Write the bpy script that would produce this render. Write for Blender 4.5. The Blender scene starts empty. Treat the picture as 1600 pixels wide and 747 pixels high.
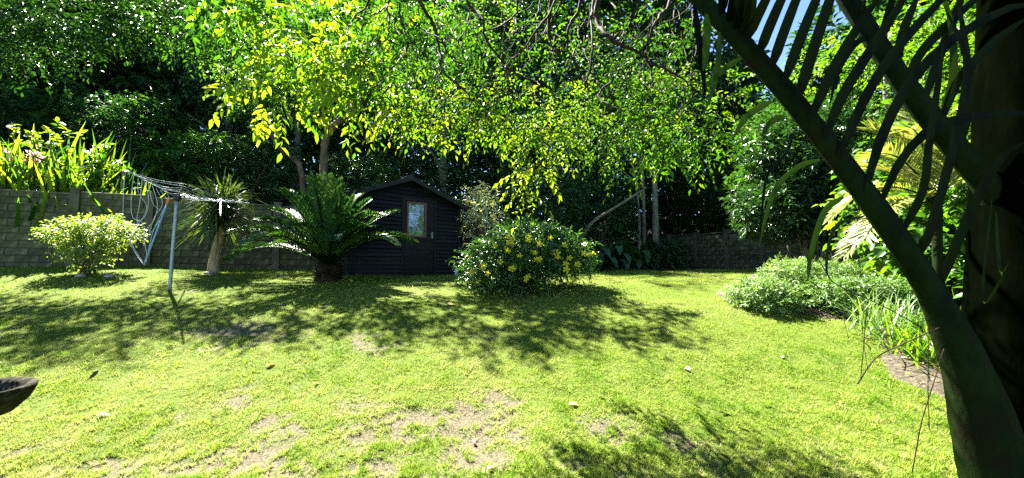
import bpy, math, random
import numpy as np
from mathutils import Vector, Matrix

S = bpy.context.scene
COL = S.collection
rng = np.random.default_rng(11)
random.seed(11)
R = math.radians

# ------------------------------------------------------------------ camera
F = 640.0                      # focal length in photograph pixels (1600 wide)
EYE = 1.5
PITCH = math.atan(44.5 / F)
cam = bpy.data.cameras.new('camera')
cam.sensor_width = 36.0
cam.lens = 36.0 * F / 1600.0
cam.clip_start = 0.05
cam.clip_end = 600
cam_o = bpy.data.objects.new('camera', cam)
COL.objects.link(cam_o)
cam_o.location = (0, 0, EYE)
cam_o.rotation_euler = (R(90) + PITCH, 0, 0)
S.camera = cam_o

# ------------------------------------------------------------------ light
SUN_AZ = -42.0                 # degrees from straight ahead, negative = left
SUN_EL = 53.0
to_sun = Vector((math.sin(R(SUN_AZ)) * math.cos(R(SUN_EL)), math.cos(R(SUN_AZ)) * math.cos(R(SUN_EL)), math.sin(R(SUN_EL))))
w = bpy.data.worlds.new("World")
S.world = w
w.use_nodes = True
nt = w.node_tree
sky = nt.nodes.new('ShaderNodeTexSky')
sky.sky_type = 'NISHITA'
sky.sun_disc = False
sky.sun_elevation = R(SUN_EL)
sky.sun_rotation = R(SUN_AZ)
sky.air_density = 0.6
sky.dust_density = 0.05
sky.altitude = 600
sky.ozone_density = 4.0
bg = nt.nodes['Background']
nt.links.new(sky.outputs[0], bg.inputs[0])
bg.inputs[1].default_value = 0.05
sl = bpy.data.lights.new('sun', 'SUN')
sl.energy = 5.0
sl.angle = R(0.5)
sl.color = (1.0, 0.95, 0.84)
so = bpy.data.objects.new('sun', sl)
COL.objects.link(so)
so.rotation_euler = to_sun.to_track_quat('Z', 'Y').to_euler()
S.view_settings.view_transform = 'Standard'
S.view_settings.look = 'None'
S.view_settings.exposure = 3.45
S.view_settings.gamma = 1.0
S.cycles.max_bounces = 6
S.cycles.diffuse_bounces = 2
S.cycles.glossy_bounces = 2
S.cycles.transmission_bounces = 4
S.cycles.use_denoising = False

# ------------------------------------------------------------------ helpers
def nrm(a):
    a = np.asarray(a, float)
    return a / np.maximum(np.linalg.norm(a, axis=-1, keepdims=True), 1e-9)

def P(px, py, d):
    """point of the place seen at photo pixel (px, py), d metres ahead"""
    cx, cy = (px - 800) / F, -(py - 373.5) / F
    fy = math.cos(PITCH) - cy * math.sin(PITCH)
    fz = math.sin(PITCH) + cy * math.cos(PITCH)
    k = d / fy
    return np.array((cx * k, d, EYE + fz * k))

_py = [-60, -8, 0, 2, 3, 4, 5, 6, 7.35, 8.2, 9.3, 11, 14, 20, 40, 120]
_pz = [-1.6, -.3, 0, .05, .15, .36, .62, .86, 1.06, 1.19, 1.27, 1.33, 1.38, 1.42, 1.6, 2.0]
_yy = np.linspace(-60, 120, 7201)
_zz = np.interp(_yy, _py, _pz)
_k = np.hanning(41); _k /= _k.sum()
_zz = np.convolve(np.pad(_zz, 20, mode='edge'), _k, mode='valid')
WL0, WL1 = np.array((-14.24, 8.0)), np.array((1.4, 14.72))     # back wall
WR0, WR1 = np.array((6.6, 20.2)), np.array((11.0, 12.6))       # right wall
def behind(A, B, x, y):
    d = nrm(B - A)
    return (x - A[0]) * -d[1] + (y - A[1]) * d[0]
def sm(a, b, x):
    t = np.clip((x - a) / (b - a), 0, 1)
    return t * t * (3 - 2 * t)
def G(x, y):
    x = np.asarray(x, float); y = np.asarray(y, float)
    z = np.interp(y, _yy, _zz)
    z = z + .018 * np.sin(x * 1.3 + y * .7) + .012 * np.sin(x * 2.9 - y * 2.1) * sm(0, 3, y)
    z = z + .035 * np.clip(-3 - x, 0, 14) * sm(6, 9.5, y)
    sl_ = behind(WL0, WL1, x, y)
    sr_ = behind(WR0, WR1, x, y)
    a = sm(.15, 1.3, sl_) * (1 - sm(-1, 1.5, x)) * .95
    s = np.maximum(np.maximum(sl_ * (1 - sm(-2, 2, x)), sr_ * sm(5, 7, x)), y - 22)
    return z + a + .2 * np.clip(s - 1.0, 0, 40)
def PG(px, d):
    x = (px - 800) / F * d
    return np.array((x, d, float(G(x, d))))

def mesh_np(name, V, Fc, att=None, smooth=False):
    V = np.asarray(V, np.float32).reshape(-1, 3)
    Fc = np.asarray(Fc, np.int32)
    m, k = Fc.shape
    me = bpy.data.meshes.new(name)
    me.vertices.add(len(V)); me.vertices.foreach_set('co', V.ravel())
    me.loops.add(m * k); me.loops.foreach_set('vertex_index', Fc.ravel())
    me.polygons.add(m); me.polygons.foreach_set('loop_start', np.arange(0, m * k, k, dtype=np.int32))
    if smooth:
        me.polygons.foreach_set('use_smooth', np.ones(m, bool))
    me.update(calc_edges=True)
    if att is not None:
        a = me.attributes.new('rnd', 'FLOAT', 'FACE')
        a.data.foreach_set('value', np.asarray(att, np.float32))
    return me

def link(name, me, mat=None, parent=None, loc=None, rotz=0):
    o = bpy.data.objects.new(name, me)
    COL.objects.link(o)
    if mat is not None and len(me.materials) == 0:
        me.materials.append(mat)
    if parent is not None:
        o.parent = parent
    if loc is not None:
        o.location = tuple(float(v) for v in loc)
    if rotz:
        o.rotation_euler = (0, 0, rotz)
    return o

def tag(o, label=None, cat=None, group=None, kind=None):
    if label: o['label'] = label
    if cat: o['category'] = cat
    if group: o['group'] = group
    if kind: o['kind'] = kind
    return o

def thing(name, label, cat, loc, rotz=0, group=None):
    o = bpy.data.objects.new(name, None)
    o.empty_display_size = .2
    COL.objects.link(o)
    o.location = tuple(float(v) for v in loc)
    o.rotation_euler = (0, 0, rotz)
    return tag(o, label, cat, group)

def copy_tree(o, parent=None):
    c = o.copy(); COL.objects.link(c)
    if parent is not None: c.parent = parent
    for ch in list(o.children):
        copy_tree(ch, c)
    return c

class MB:
    """collects simple solids into one mesh"""
    def __init__(s): s.v = []; s.f = []; s.sm = []
    def add(s, V, Fs, smooth=False):
        n = len(s.v)
        s.v += [tuple(float(c) for c in p) for p in V]
        s.f += [tuple(i + n for i in f) for f in Fs]
        s.sm += [smooth] * len(Fs)
        return s
    def box(s, a, b, ch=0.0):
        (x0, y0, z0), (x1, y1, z1) = a, b
        V = [(x0, y0, z0), (x1, y0, z0), (x1, y1, z0), (x0, y1, z0), (x0, y0, z1), (x1, y0, z1), (x1, y1, z1), (x0, y1, z1)]
        return s.add(V, [(3, 2, 1, 0), (4, 5, 6, 7), (0, 1, 5, 4), (1, 2, 6, 5), (2, 3, 7, 6), (3, 0, 4, 7)])
    def tube(s, pts, rad, n=8, cap=True, smooth=True, wob=0.0):
        pts = np.asarray(pts, float); m = len(pts)
        rad = np.broadcast_to(np.asarray(rad, float), (m,))
        T = nrm(np.gradient(pts, axis=0))
        ref = np.array((0.0, 0.0, 1.0)) if abs(T[0][2]) < .9 else np.array((1.0, 0, 0))
        V = []
        u = nrm(np.cross(T[0], ref))
        for i in range(m):
            u = nrm(u - T[i] * np.dot(u, T[i])); v = np.cross(T[i], u)
            for j in range(n):
                a = 2 * math.pi * j / n
                r = rad[i] * (1 + wob * math.sin(j * 2.3 + i * 1.7) + wob * .7 * math.sin(j * 5.1 - i * .9))
                V.append(pts[i] + (u * math.cos(a) + v * math.sin(a)) * r)
        Fs = [(i * n + j, i * n + (j + 1) % n, (i + 1) * n + (j + 1) % n, (i + 1) * n + j) for i in range(m - 1) for j in range(n)]
        if cap:
            Fs += [tuple(range(n))[::-1], tuple(range((m - 1) * n, m * n))]
        return s.add(V, Fs, smooth)
    def lathe(s, prof, n=32, c=(0, 0, 0), wob=0.0):
        V = []
        for i, (r, z) in enumerate(prof):
            for j in range(n):
                a = 2 * math.pi * j / n
                q = 1 + wob * (math.sin(3 * a + i * .3) + .6 * math.sin(7 * a + 1 + i))
                V.append((c[0] + r * q * math.cos(a), c[1] + r * q * math.sin(a), c[2] + z))
        m = len(prof)
        return s.add(V, [(i * n + j, i * n + (j + 1) % n, (i + 1) * n + (j + 1) % n, (i + 1) * n + j) for i in range(m - 1) for j in range(n)], True)
    def build(s, name, mat=None, parent=None, off=None, loc=None):
        me = bpy.data.meshes.new(name)
        V = np.array(s.v, float)
        if off is not None: V = V - np.asarray(off, float)
        me.from_pydata(V.tolist(), [], s.f)
        me.polygons.foreach_set('use_smooth', s.sm)
        me.update()
        return link(name, me, mat, parent, loc)

def curve(pts, n=24):
    """smooth polyline through points (Catmull-Rom)"""
    p = np.asarray(pts, float)
    p = np.vstack((2 * p[0] - p[1], p, 2 * p[-1] - p[-2]))
    out = []
    segs = len(p) - 3
    per = max(2, n // segs)
    for i in range(segs):
        a, b, c, d = p[i:i + 4]
        for t in np.linspace(0, 1, per, endpoint=False):
            out.append(.5 * (2 * b + (c - a) * t + (2 * a - 5 * b + 4 * c - d) * t * t + (3 * b - a - 3 * c + d) * t ** 3))
    out.append(p[-2])
    return np.array(out)

# ------------------------------------------------------------------ leaf geometry (all vectorised)
class LV:
    """collects leaves (triangles) with one random value per leaf"""
    def __init__(s): s.V = []; s.F = []; s.A = []; s.n = 0
    def _push(s, V, Fm, a):           # V (n,k,3)  Fm (m,3) pattern
        n, k, _ = V.shape
        s.V.append(V.reshape(-1, 3))
        s.F.append((np.arange(n)[:, None, None] * k + Fm[None] + s.n).reshape(-1, 3))
        s.A.append(np.repeat(a, len(Fm)))
        s.n += n * k
    def kites(s, p, d, nn, L, W, a, fold=.22, curl=.12, mid=.42):
        d = nrm(d); sd = nrm(np.cross(d, nn)); up = np.cross(sd, d)
        L = np.broadcast_to(L, (len(p),))[:, None]; W = np.broadcast_to(W, (len(p),))[:, None]
        V = np.stack((p, p + d * L * mid + sd * W * .5 + up * W * fold, p + d * L - up * L * curl, p + d * L * mid - sd * W * .5 + up * W * fold), 1)
        s._push(V, np.array(((0, 1, 2), (0, 2, 3))), a)
    def broad(s, p, d, nn, L, W, a, fold=.2, curl=.25):
        d = nrm(d); sd = nrm(np.cross(d, nn)); up = np.cross(sd, d)
        L = np.broadcast_to(L, (len(p),))[:, None]; W = np.broadcast_to(W, (len(p),))[:, None]
        def at(t, w): return p + d * L * t - up * L * curl * t * t + sd * W * .5 * w + up * W * fold * abs(w)
        V = np.stack((at(0, 0), at(.28, -.9), at(.3, 0), at(.28, .9), at(.65, -.75), at(.66, 0), at(.65, .75), at(1, 0)), 1)
        s._push(V, np.array(((0, 2, 1), (0, 3, 2), (1, 2, 5), (1, 5, 4), (2, 3, 6), (2, 6, 5), (4, 5, 7), (5, 6, 7))), a)
    def straps(s, p, d, L, W, droop, a, k=6, fold=.0):
        """long drooping blades"""
        n = len(p); d = nrm(d)
        L = np.broadcast_to(L, (n,))[:, None]; W = np.broadcast_to(W, (n,))[:, None]; droop = np.broadcast_to(droop, (n,))[:, None]
        h = nrm(np.cross(d, np.array((0, 0, 1.0))) + 1e-5)
        rows = []
        for t in np.linspace(0, 1, k + 1):
            c = p + d * L * t; c = c - np.array((0, 0, 1.0)) * droop * L * t * t
            wd = W * .5 * (min(1, .55 + t * 2) * (1 - t ** 3) + .02)
            rows += [c - h * wd, c + h * wd]
        V = np.stack(rows, 1)
        Fm = []
        for i in range(k): Fm += [(2 * i, 2 * i + 1, 2 * i + 3), (2 * i, 2 * i + 3, 2 * i + 2)]
        s._push(V, np.array(Fm), a)
    def twigs(s, a_, b_, r, a):
        d = nrm(b_ - a_); u = nrm(np.cross(d, np.array((.3, .2, .9)))); v = np.cross(d, u)
        r = np.broadcast_to(r, (len(a_),))[:, None]
        V = np.stack((a_ + u * r, a_ + (-.5 * u + .87 * v) * r, a_ + (-.5 * u - .87 * v) * r, b_), 1)
        s._push(V, np.array(((0, 1, 3), (1, 2, 3), (2, 0, 3))), a)
    def build(s, name, mat, parent=None, off=None, kind=None):
        V = np.concatenate(s.V)
        if off is not None: V = V - np.asarray(off, float)
        me = mesh_np(name, V, np.concatenate(s.F), np.concatenate(s.A))
        o = link(name, me, mat, parent)
        if kind: o['kind'] = kind
        return o

def sprays(lv, O, D, L, nl, leafL, leafW, droop=.25, shape='kite', tw=None, jit=.3, bias=None, fold=.22, side=.85, bsd=.13):
    """leafy twigs: O origins, D directions, nl leaves set alternately on each"""
    n = len(O); D = nrm(D)
    L = np.broadcast_to(L, (n,))
    roll = rng.uniform(-.6, .6, (n, 1))
    base = rng.random(n) if bias is None else np.clip(bias + rng.normal(0, bsd, n), 0, 1)
    B = nrm(np.cross(D, np.array((0, 0, 1.0))) + 1e-4); U = np.cross(B, D)
    B = B * np.cos(roll) + U * np.sin(roll)
    dn = np.array((0, 0, -1.0))
    for i, t in enumerate(np.linspace(.12, 1, nl)):
        p = O + D * (L * t)[:, None] + dn * (droop * L * t * t)[:, None]
        T = nrm(D + dn * (2 * droop * t))
        sgn = 1 if i % 2 else -1
        f = side if i < nl - 1 else 0.0
        d = T * .55 + B * (sgn * f) + dn * .15 + rng.normal(0, jit, (n, 3))
        nn = np.array((0, 0, 1.0)) + rng.normal(0, .45, (n, 3)) + T * .2
        a = np.clip(base + rng.normal(0, .1, n), 0, 1)
        sc = rng.uniform(.7, 1.2, n) * (1.0 if i else .8)
        (lv.kites if shape == 'kite' else lv.broad)(p, d, nn, leafL * sc, leafW * sc, a, fold=fold)
    if tw is not None:
        tw.twigs(O, O + D * (L * .6)[:, None] + dn * (droop * L * .36)[:, None], .004, base)

def blob(n, c, r, lo=.5, up=.25, flat=None):
    """n spray origins and outward directions in an ellipsoid"""
    u = nrm(rng.normal(0, 1, (n, 3)))
    q = (lo + (1 - lo) * rng.random(n) ** .6)[:, None]
    c = np.asarray(c, float); r = np.asarray(r, float)
    return c + u * r * q, nrm(u + rng.normal(0, .45, (n, 3)) + np.array((0, 0, up)))

# ------------------------------------------------------------------ materials
def node_mat(name):
    m = bpy.data.materials.new(name); m.use_nodes = True
    n = m.node_tree; b = n.nodes['Principled BSDF']
    return m, n, b
def ramp(n, cols, pos=None):
    r = n.nodes.new('ShaderNodeValToRGB')
    pos = pos or [i / (len(cols) - 1) for i in range(len(cols))]
    e = r.color_ramp.elements
    while len(e) < len(cols): e.new(.5)
    for i, (c, q) in enumerate(zip(cols, pos)):
        e[i].position = q; e[i].color = (*c, 1)
    return r
def noise(n, scale, detail=4, rough=.6, coord='Object', stretch=None):
    t = n.nodes.new('ShaderNodeTexNoise')
    t.inputs['Scale'].default_value = scale; t.inputs['Detail'].default_value = detail; t.inputs['Roughness'].default_value = rough
    tc = n.nodes.new('ShaderNodeTexCoord')
    if stretch:
        mp = n.nodes.new('ShaderNodeMapping'); mp.inputs['Scale'].default_value = stretch
        n.links.new(tc.outputs[coord], mp.inputs[0]); n.links.new(mp.outputs[0], t.inputs[0])
    else:
        n.links.new(tc.outputs[coord], t.inputs[0])
    return t
def bump(n, b, src, strength=.4, dist=.02):
    q = n.nodes.new('ShaderNodeBump'); q.inputs['Strength'].default_value = strength; q.inputs['Distance'].default_value = dist
    n.links.new(src, q.inputs['Height']); n.links.new(q.outputs[0], b.inputs['Normal'])

def leaf_mat(name, cols, rough=.38, trans=.45, tcols=None, spec=.5):
    m, n, b = node_mat(name)
    at = n.nodes.new('ShaderNodeAttribute'); at.attribute_name = 'rnd'
    r = ramp(n, cols); n.links.new(at.outputs['Fac'], r.inputs[0])
    n.links.new(r.outputs[0], b.inputs['Base Color'])
    b.inputs['Roughness'].default_value = rough
    b.inputs['Specular IOR Level'].default_value = spec
    t = n.nodes.new('ShaderNodeBsdfTranslucent')
    r2 = ramp(n, tcols or [tuple(min(1, c * k) for c, k in zip(q, (1.9, 1.7, .6))) for q in cols])
    n.links.new(at.outputs['Fac'], r2.inputs[0]); n.links.new(r2.outputs[0], t.inputs[0])
    mx = n.nodes.new('ShaderNodeMixShader'); mx.inputs[0].default_value = trans
    n.links.new(b.outputs[0], mx.inputs[1]); n.links.new(t.outputs[0], mx.inputs[2])
    n.links.new(mx.outputs[0], n.nodes['Material Output'].inputs[0])
    return m

def rough_mat(name, cols, scale=6, rough=.8, bmp=.5, bdist=.02, stretch=None, rand=0.0, detail=6, spec=.3, pos=None, metal=0):
    m, n, b = node_mat(name)
    t = noise(n, scale, detail, .65, 'Object', stretch)
    r = ramp(n, cols, pos or [.25 + .5 * i / (len(cols) - 1) for i in range(len(cols))])
    n.links.new(t.outputs[0], r.inputs[0])
    out = r.outputs[0]
    if rand:
        oi = n.nodes.new('ShaderNodeObjectInfo')
        mr = n.nodes.new('ShaderNodeMapRange'); mr.inputs[3].default_value = 1 - rand; mr.inputs[4].default_value = 1 + rand
        n.links.new(oi.outputs['Random'], mr.inputs[0])
        mm = n.nodes.new('ShaderNodeVectorMath'); mm.operation = 'SCALE'
        n.links.new(out, mm.inputs[0]); n.links.new(mr.outputs[0], mm.inputs['Scale'])
        out = mm.outputs[0]
    n.links.new(out, b.inputs['Base Color'])
    b.inputs['Roughness'].default_value = rough
    b.inputs['Specular IOR Level'].default_value = spec
    b.inputs['Metallic'].default_value = metal
    if bmp: bump(n, b, t.outputs[0], bmp, bdist)
    return m

M = {}
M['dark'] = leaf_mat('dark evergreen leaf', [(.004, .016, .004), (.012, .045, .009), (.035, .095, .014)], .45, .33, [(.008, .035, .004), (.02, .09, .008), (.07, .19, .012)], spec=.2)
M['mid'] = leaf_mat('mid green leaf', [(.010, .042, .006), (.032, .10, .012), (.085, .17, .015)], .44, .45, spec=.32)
M['glossy'] = leaf_mat('glossy dark leaf', [(.008, .028, .007), (.02, .07, .014), (.045, .12, .026)], .36, .25, spec=.42)
M['yellow'] = leaf_mat('young yellow green leaf', [(.012, .045, .004), (.035, .10, .006), (.10, .17, .007), (.14, .20, .009)], .5, .5,
                       [(.02, .07, .003), (.06, .18, .004), (.17, .31, .005), (.27, .36, .007)], spec=.28)
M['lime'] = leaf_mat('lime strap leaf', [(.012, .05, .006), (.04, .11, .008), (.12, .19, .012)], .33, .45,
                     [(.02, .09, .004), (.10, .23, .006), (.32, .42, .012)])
M['grey'] = leaf_mat('silvery grey green leaf', [(.035, .09, .018), (.08, .165, .035), (.16, .26, .075)], .5, .3)
M['pale'] = leaf_mat('cream variegated leaf', [(.05, .12, .02), (.19, .27, .06), (.42, .46, .2)], .4, .4)
M['cream'] = leaf_mat('cream white leaf', [(.05, .12, .03), (.30, .36, .18), (.55, .56, .42)], .45, .3)
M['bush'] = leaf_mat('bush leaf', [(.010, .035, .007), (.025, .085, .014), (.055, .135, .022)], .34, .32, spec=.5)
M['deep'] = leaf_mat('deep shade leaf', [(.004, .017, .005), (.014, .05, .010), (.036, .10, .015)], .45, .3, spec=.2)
M['cycad'] = leaf_mat('cycad frond', [(.008, .03, .010), (.018, .062, .018), (.045, .11, .022)], .42, .28, spec=.3)
M['strap'] = leaf_mat('dark strap leaf', [(.012, .035, .008), (.03, .07, .014), (.08, .12, .03)], .3, .3, spec=.6)
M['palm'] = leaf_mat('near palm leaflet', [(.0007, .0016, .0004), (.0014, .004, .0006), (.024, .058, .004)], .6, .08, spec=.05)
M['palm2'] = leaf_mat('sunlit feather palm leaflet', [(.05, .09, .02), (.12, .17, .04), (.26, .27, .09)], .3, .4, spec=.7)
M['grass'] = leaf_mat('grass blade', [(.03, .10, .006), (.105, .19, .012), (.23, .285, .035), (.40, .38, .17)], .7, .3, [(.04, .16, .004), (.15, .28, .008), (.30, .38, .03), (.42, .40, .14)], spec=.05)
M['straw'] = rough_mat('dry straw', [(.14, .10, .05), (.32, .25, .13)], 12, .8, .3)
M['wood'] = rough_mat('brown bark', [(.03, .02, .012), (.09, .06, .035), (.17, .13, .08)], 9, .85, .7, .03, (1, 1, .35))
M['bark_dark'] = rough_mat('dark branch bark', [(.006, .004, .0025), (.02, .012, .007), (.05, .03, .017)], 14, .8, .5, .01, spec=.15)
M['bark_grey'] = rough_mat('lichened grey bark', [(.05, .05, .03), (.15, .14, .09), (.28, .27, .18)], 11, .85, .7, .03, (1, 1, .5))
M['bark_tan'] = rough_mat('tan bark', [(.10, .065, .035), (.25, .17, .09), (.36, .27, .16)], 13, .85, .6, .02, (1, 1, .4))
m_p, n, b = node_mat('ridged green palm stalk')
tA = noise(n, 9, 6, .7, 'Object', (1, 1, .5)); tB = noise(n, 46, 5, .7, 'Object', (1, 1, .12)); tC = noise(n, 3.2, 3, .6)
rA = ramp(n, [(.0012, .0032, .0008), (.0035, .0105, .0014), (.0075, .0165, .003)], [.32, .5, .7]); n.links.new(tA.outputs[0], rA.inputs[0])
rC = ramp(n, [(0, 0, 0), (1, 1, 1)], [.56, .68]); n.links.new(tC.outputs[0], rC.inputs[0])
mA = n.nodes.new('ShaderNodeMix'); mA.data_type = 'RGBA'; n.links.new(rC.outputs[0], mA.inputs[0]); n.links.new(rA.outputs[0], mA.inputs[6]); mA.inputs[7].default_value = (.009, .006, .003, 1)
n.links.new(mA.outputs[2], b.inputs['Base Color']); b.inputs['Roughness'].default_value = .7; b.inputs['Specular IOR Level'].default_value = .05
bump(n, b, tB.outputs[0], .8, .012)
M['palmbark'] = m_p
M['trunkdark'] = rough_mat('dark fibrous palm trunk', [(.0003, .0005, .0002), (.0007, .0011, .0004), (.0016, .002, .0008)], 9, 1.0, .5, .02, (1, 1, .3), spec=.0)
M['block'] = rough_mat('weathered concrete block', [(.016, .020, .007), (.066, .068, .028), (.15, .14, .066)], 2.6, .9, .5, .012, rand=.3, pos=[.34, .5, .68])
M['mortar'] = rough_mat('dirty mortar', [(.014, .014, .008), (.05, .047, .026)], 5, .95, .4)
M['post'] = rough_mat('stained concrete post', [(.03, .03, .016), (.085, .08, .045), (.13, .12, .07)], 5, .9, .4, .01, rand=.15)
M['board'] = rough_mat('black stained board', [(.0012, .001, .0008), (.0042, .0034, .003), (.014, .0115, .010)], 5, .6, .6, .008, (.25, 4, 6), rand=.7, spec=.26)
M['roofing'] = rough_mat('old dark roofing', [(.006, .0055, .005), (.014, .013, .011), (.03, .028, .025)], 7, .8, .5)
M['frame'] = rough_mat('worn reddish window frame', [(.10, .035, .02), (.2, .085, .055)], 10, .6, .3, .004)
M['steel'] = rough_mat('galvanised steel', [(.16, .19, .2), (.28, .31, .32)], 20, .42, .1, .002, metal=.5, spec=.5)
M['blue'] = rough_mat('faded blue pole', [(.16, .27, .42), (.25, .37, .52)], 15, .45, .1, .002)
M['cord'] = rough_mat('plastic line', [(.5, .52, .52), (.62, .64, .64)], 20, .5, 0)
M['orange'] = rough_mat('orange plastic', [(.55, .12, .02), (.7, .2, .04)], 20, .5, 0)
M['black'] = rough_mat('black plastic', [(.012, .012, .012), (.03, .03, .03)], 20, .5, .1)
M['stone'] = rough_mat('weathered carved stone', [(.004, .005, .003), (.016, .016, .010), (.085, .075, .055)], 14, .95, .8, .02, spec=.05)
M['rock'] = rough_mat('pale garden stone', [(.14, .12, .1), (.32, .29, .25)], 9, .9, .6)
M['petal'] = leaf_mat('yellow petal', [(.62, .55, .012), (.75, .68, .03)], .5, .4, [(.8, .74, .02), (.9, .85, .04)])
M['pink'] = leaf_mat('pink petal', [(.5, .2, .2), (.7, .38, .36)], .5, .4, [(.6, .3, .25), (.8, .5, .4)])
M['dryleaf'] = leaf_mat('dry leaf', [(.16, .09, .045), (.3, .2, .11), (.45, .36, .25)], .6, .2)
M['deadleaf'] = leaf_mat('dark dead leaf', [(.006, .008, .003), (.02, .016, .006), (.05, .03, .01)], .6, .15)
M['paleleaf'] = leaf_mat('bleached leaf', [(.55, .46, .36), (.7, .6, .5)], .6, .2)
M['soil'] = rough_mat('dry bed soil', [(.008, .006, .004), (.045, .036, .022), (.13, .105, .07)], 26, .95, .9, .03)
g, n, b = node_mat('window glass')
b.inputs['Base Color'].default_value = (.03, .05, .05, 1); b.inputs['Roughness'].default_value = .03
b.inputs['Metallic'].default_value = 0.0
gl = n.nodes.new('ShaderNodeBsdfGlossy'); gl.inputs['Roughness'].default_value = .02; gl.inputs[0].default_value = (.8, .9, .95, 1)
nz = noise(n, 3.0, 2); bp = n.nodes.new('ShaderNodeBump'); bp.inputs['Strength'].default_value = .15; bp.inputs['Distance'].default_value = .05
n.links.new(nz.outputs[0], bp.inputs['Height']); n.links.new(bp.outputs[0], gl.inputs['Normal'])
mx = n.nodes.new('ShaderNodeMixShader'); mx.inputs[0].default_value = .13
n.links.new(b.outputs[0], mx.inputs[1]); n.links.new(gl.outputs[0], mx.inputs[2]); n.links.new(mx.outputs[0], n.nodes['Material Output'].inputs[0])
M['glass'] = g

# ------------------------------------------------------------------ ground
BED = np.array([(3.45, 6.6), (3.75, 6.15), (4.3, 5.8), (4.75, 5.45), (4.45, 4.95), (3.95, 4.45), (3.75, 4.1), (3.9, 3.7), (4.3, 3.2), (5.2, 2.2), (9, 1.5), (15, 6), (13, 12), (10, 15), (6.5, 11), (4.2, 7.7), (3.55, 7.2)])
def in_poly(x, y, poly):
    c = np.zeros(np.shape(x), bool); j = len(poly) - 1
    for i in range(len(poly)):
        xi, yi = poly[i]; xj, yj = poly[j]
        c ^= ((yi > y) != (yj > y)) & (x < (xj - xi) * (y - yi) / (yj - yi + 1e-12) + xi)
        j = i
    return c
def vnoise(x, y, s, seed=0):
    r = np.random.default_rng(seed); t = r.random((64, 64))
    u = x * s + 17.3; v = y * s + 9.1
    i = np.floor(u).astype(int); j = np.floor(v).astype(int); fu = u - i; fv = v - j
    fu = fu * fu * (3 - 2 * fu); fv = fv * fv * (3 - 2 * fv)
    g_ = lambda a, b_: t[a % 64, b_ % 64]
    return (g_(i, j) * (1 - fu) + g_(i + 1, j) * fu) * (1 - fv) + (g_(i, j + 1) * (1 - fu) + g_(i + 1, j + 1) * fu) * fv
BARE = [(585, 668, .42, .26, 1.0), (720, 655, .32, .26, 1.0), (660, 725, .55, .22, .9), (460, 722, .5, .2, .9), (745, 700, .25, .2, .8), (985, 668, .26, .18, .75), (1075, 582, .35, .2, .18),
        (370, 522, .5, .28, .7), (595, 535, .35, .2, .45), (540, 745, .6, .3, .7), (820, 745, .5, .2, .5), (420, 640, .5, .25, .4), (880, 600, .5, .3, .15), (300, 700, .6, .25, .35), (110, 735, .4, .2, .5), (300, 455, .2, .1, .6)]
def depth_of(px, py):
    ds = np.linspace(1.5, 20, 2000); zs = G((px - 800) / F * ds, ds)
    q = 373.5 + F * np.tan(PITCH - np.arctan2(zs - EYE, ds))
    return ds[np.argmin(np.abs(q - py))]
_BW = [((px - 800) / F * depth_of(px, py), depth_of(px, py), rx, ry, s) for px, py, rx, ry, s in BARE]
def bare(x, y):
    nz_ = vnoise(x, y, 3.7, 1) * .36 + vnoise(x, y, 9.3, 2) * .30 + vnoise(x, y, 23., 3) * .22 + vnoise(x, y, 55., 6) * .12
    m = np.zeros(np.shape(x))
    for bx, by, rx, ry, s in _BW:
        e = ((x - bx) / (rx * 1.85)) ** 2 + ((y - by) / (ry * 1.85)) ** 2
        m = np.maximum(m, min(1, s * 1.15) * np.exp(-e))
    return np.clip((m * .9 + (nz_ - .5) * 3.4 * np.minimum(1, m * 2.2) - .36) * 2.2, 0, 1)

def relief(x, y):
    return (.022 * (vnoise(x, y, 6.5, 37) - .5) * (1 - sm(6.5, 8, y)) + .008 * (vnoise(x, y, 9, 5) - .5)) * (np.abs(x) < 9) * (y > 1.7) * (y < 9)

def axis(lo, hi, fine0, fine1, step, grow):
    a = list(np.arange(fine0, fine1, step)); s = step; v = fine1
    while v < hi: a.append(v); s *= grow; v += s
    a.append(hi); s = step; v = fine0 - step
    while v > lo: a.insert(0, v); s *= grow; v -= s
    a.insert(0, lo)
    return np.array(a)
gx = axis(-160, 160, -9, 9, .09, 1.13); gy = axis(-60, 160, 1.6, 9, .06, 1.08)
X, Y = np.meshgrid(gx, gy)
Z = G(X, Y); bm_ = bare(X, Y)
Z = Z - .012 * bm_ + relief(X, Y)
nx, ny = len(gx), len(gy)
idx = np.arange(nx * ny).reshape(ny, nx)
Fq = np.stack((idx[:-1, :-1], idx[:-1, 1:], idx[1:, 1:], idx[1:, :-1]), -1).reshape(-1, 4)
me = mesh_np('ground', np.stack((X, Y, Z), -1), Fq, None, True)
a = me.attributes.new('bare', 'FLOAT', 'POINT')
wild = np.maximum(sm(-.1, .3, behind(WL0, WL1, X, Y) * (X < 2)), np.maximum(sm(-.1, .3, behind(WR0, WR1, X, Y) * (X > 5)), sm(19, 20, Y)))
a.data.foreach_set('value', bm_.astype(np.float32).ravel())
a = me.attributes.new('wild', 'FLOAT', 'POINT'); a.data.foreach_set('value', wild.astype(np.float32).ravel())
m, n, b = node_mat('lawn ground')
at = n.nodes.new('ShaderNodeAttribute'); at.attribute_name = 'bare'
t1 = noise(n, 60, 5, .7); t2 = noise(n, 1.3, 3, .6)
r1 = ramp(n, [(.012, .024, .002), (.062, .098, .008), (.15, .165, .03)], [.3, .5, .72]); n.links.new(t1.outputs[0], r1.inputs[0])
r2 = ramp(n, [(.016, .013, .008), (.09, .078, .048), (.21, .18, .12)], [.3, .5, .72]); n.links.new(t1.outputs[0], r2.inputs[0])
mxc = n.nodes.new('ShaderNodeMix'); mxc.data_type = 'RGBA'
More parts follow.
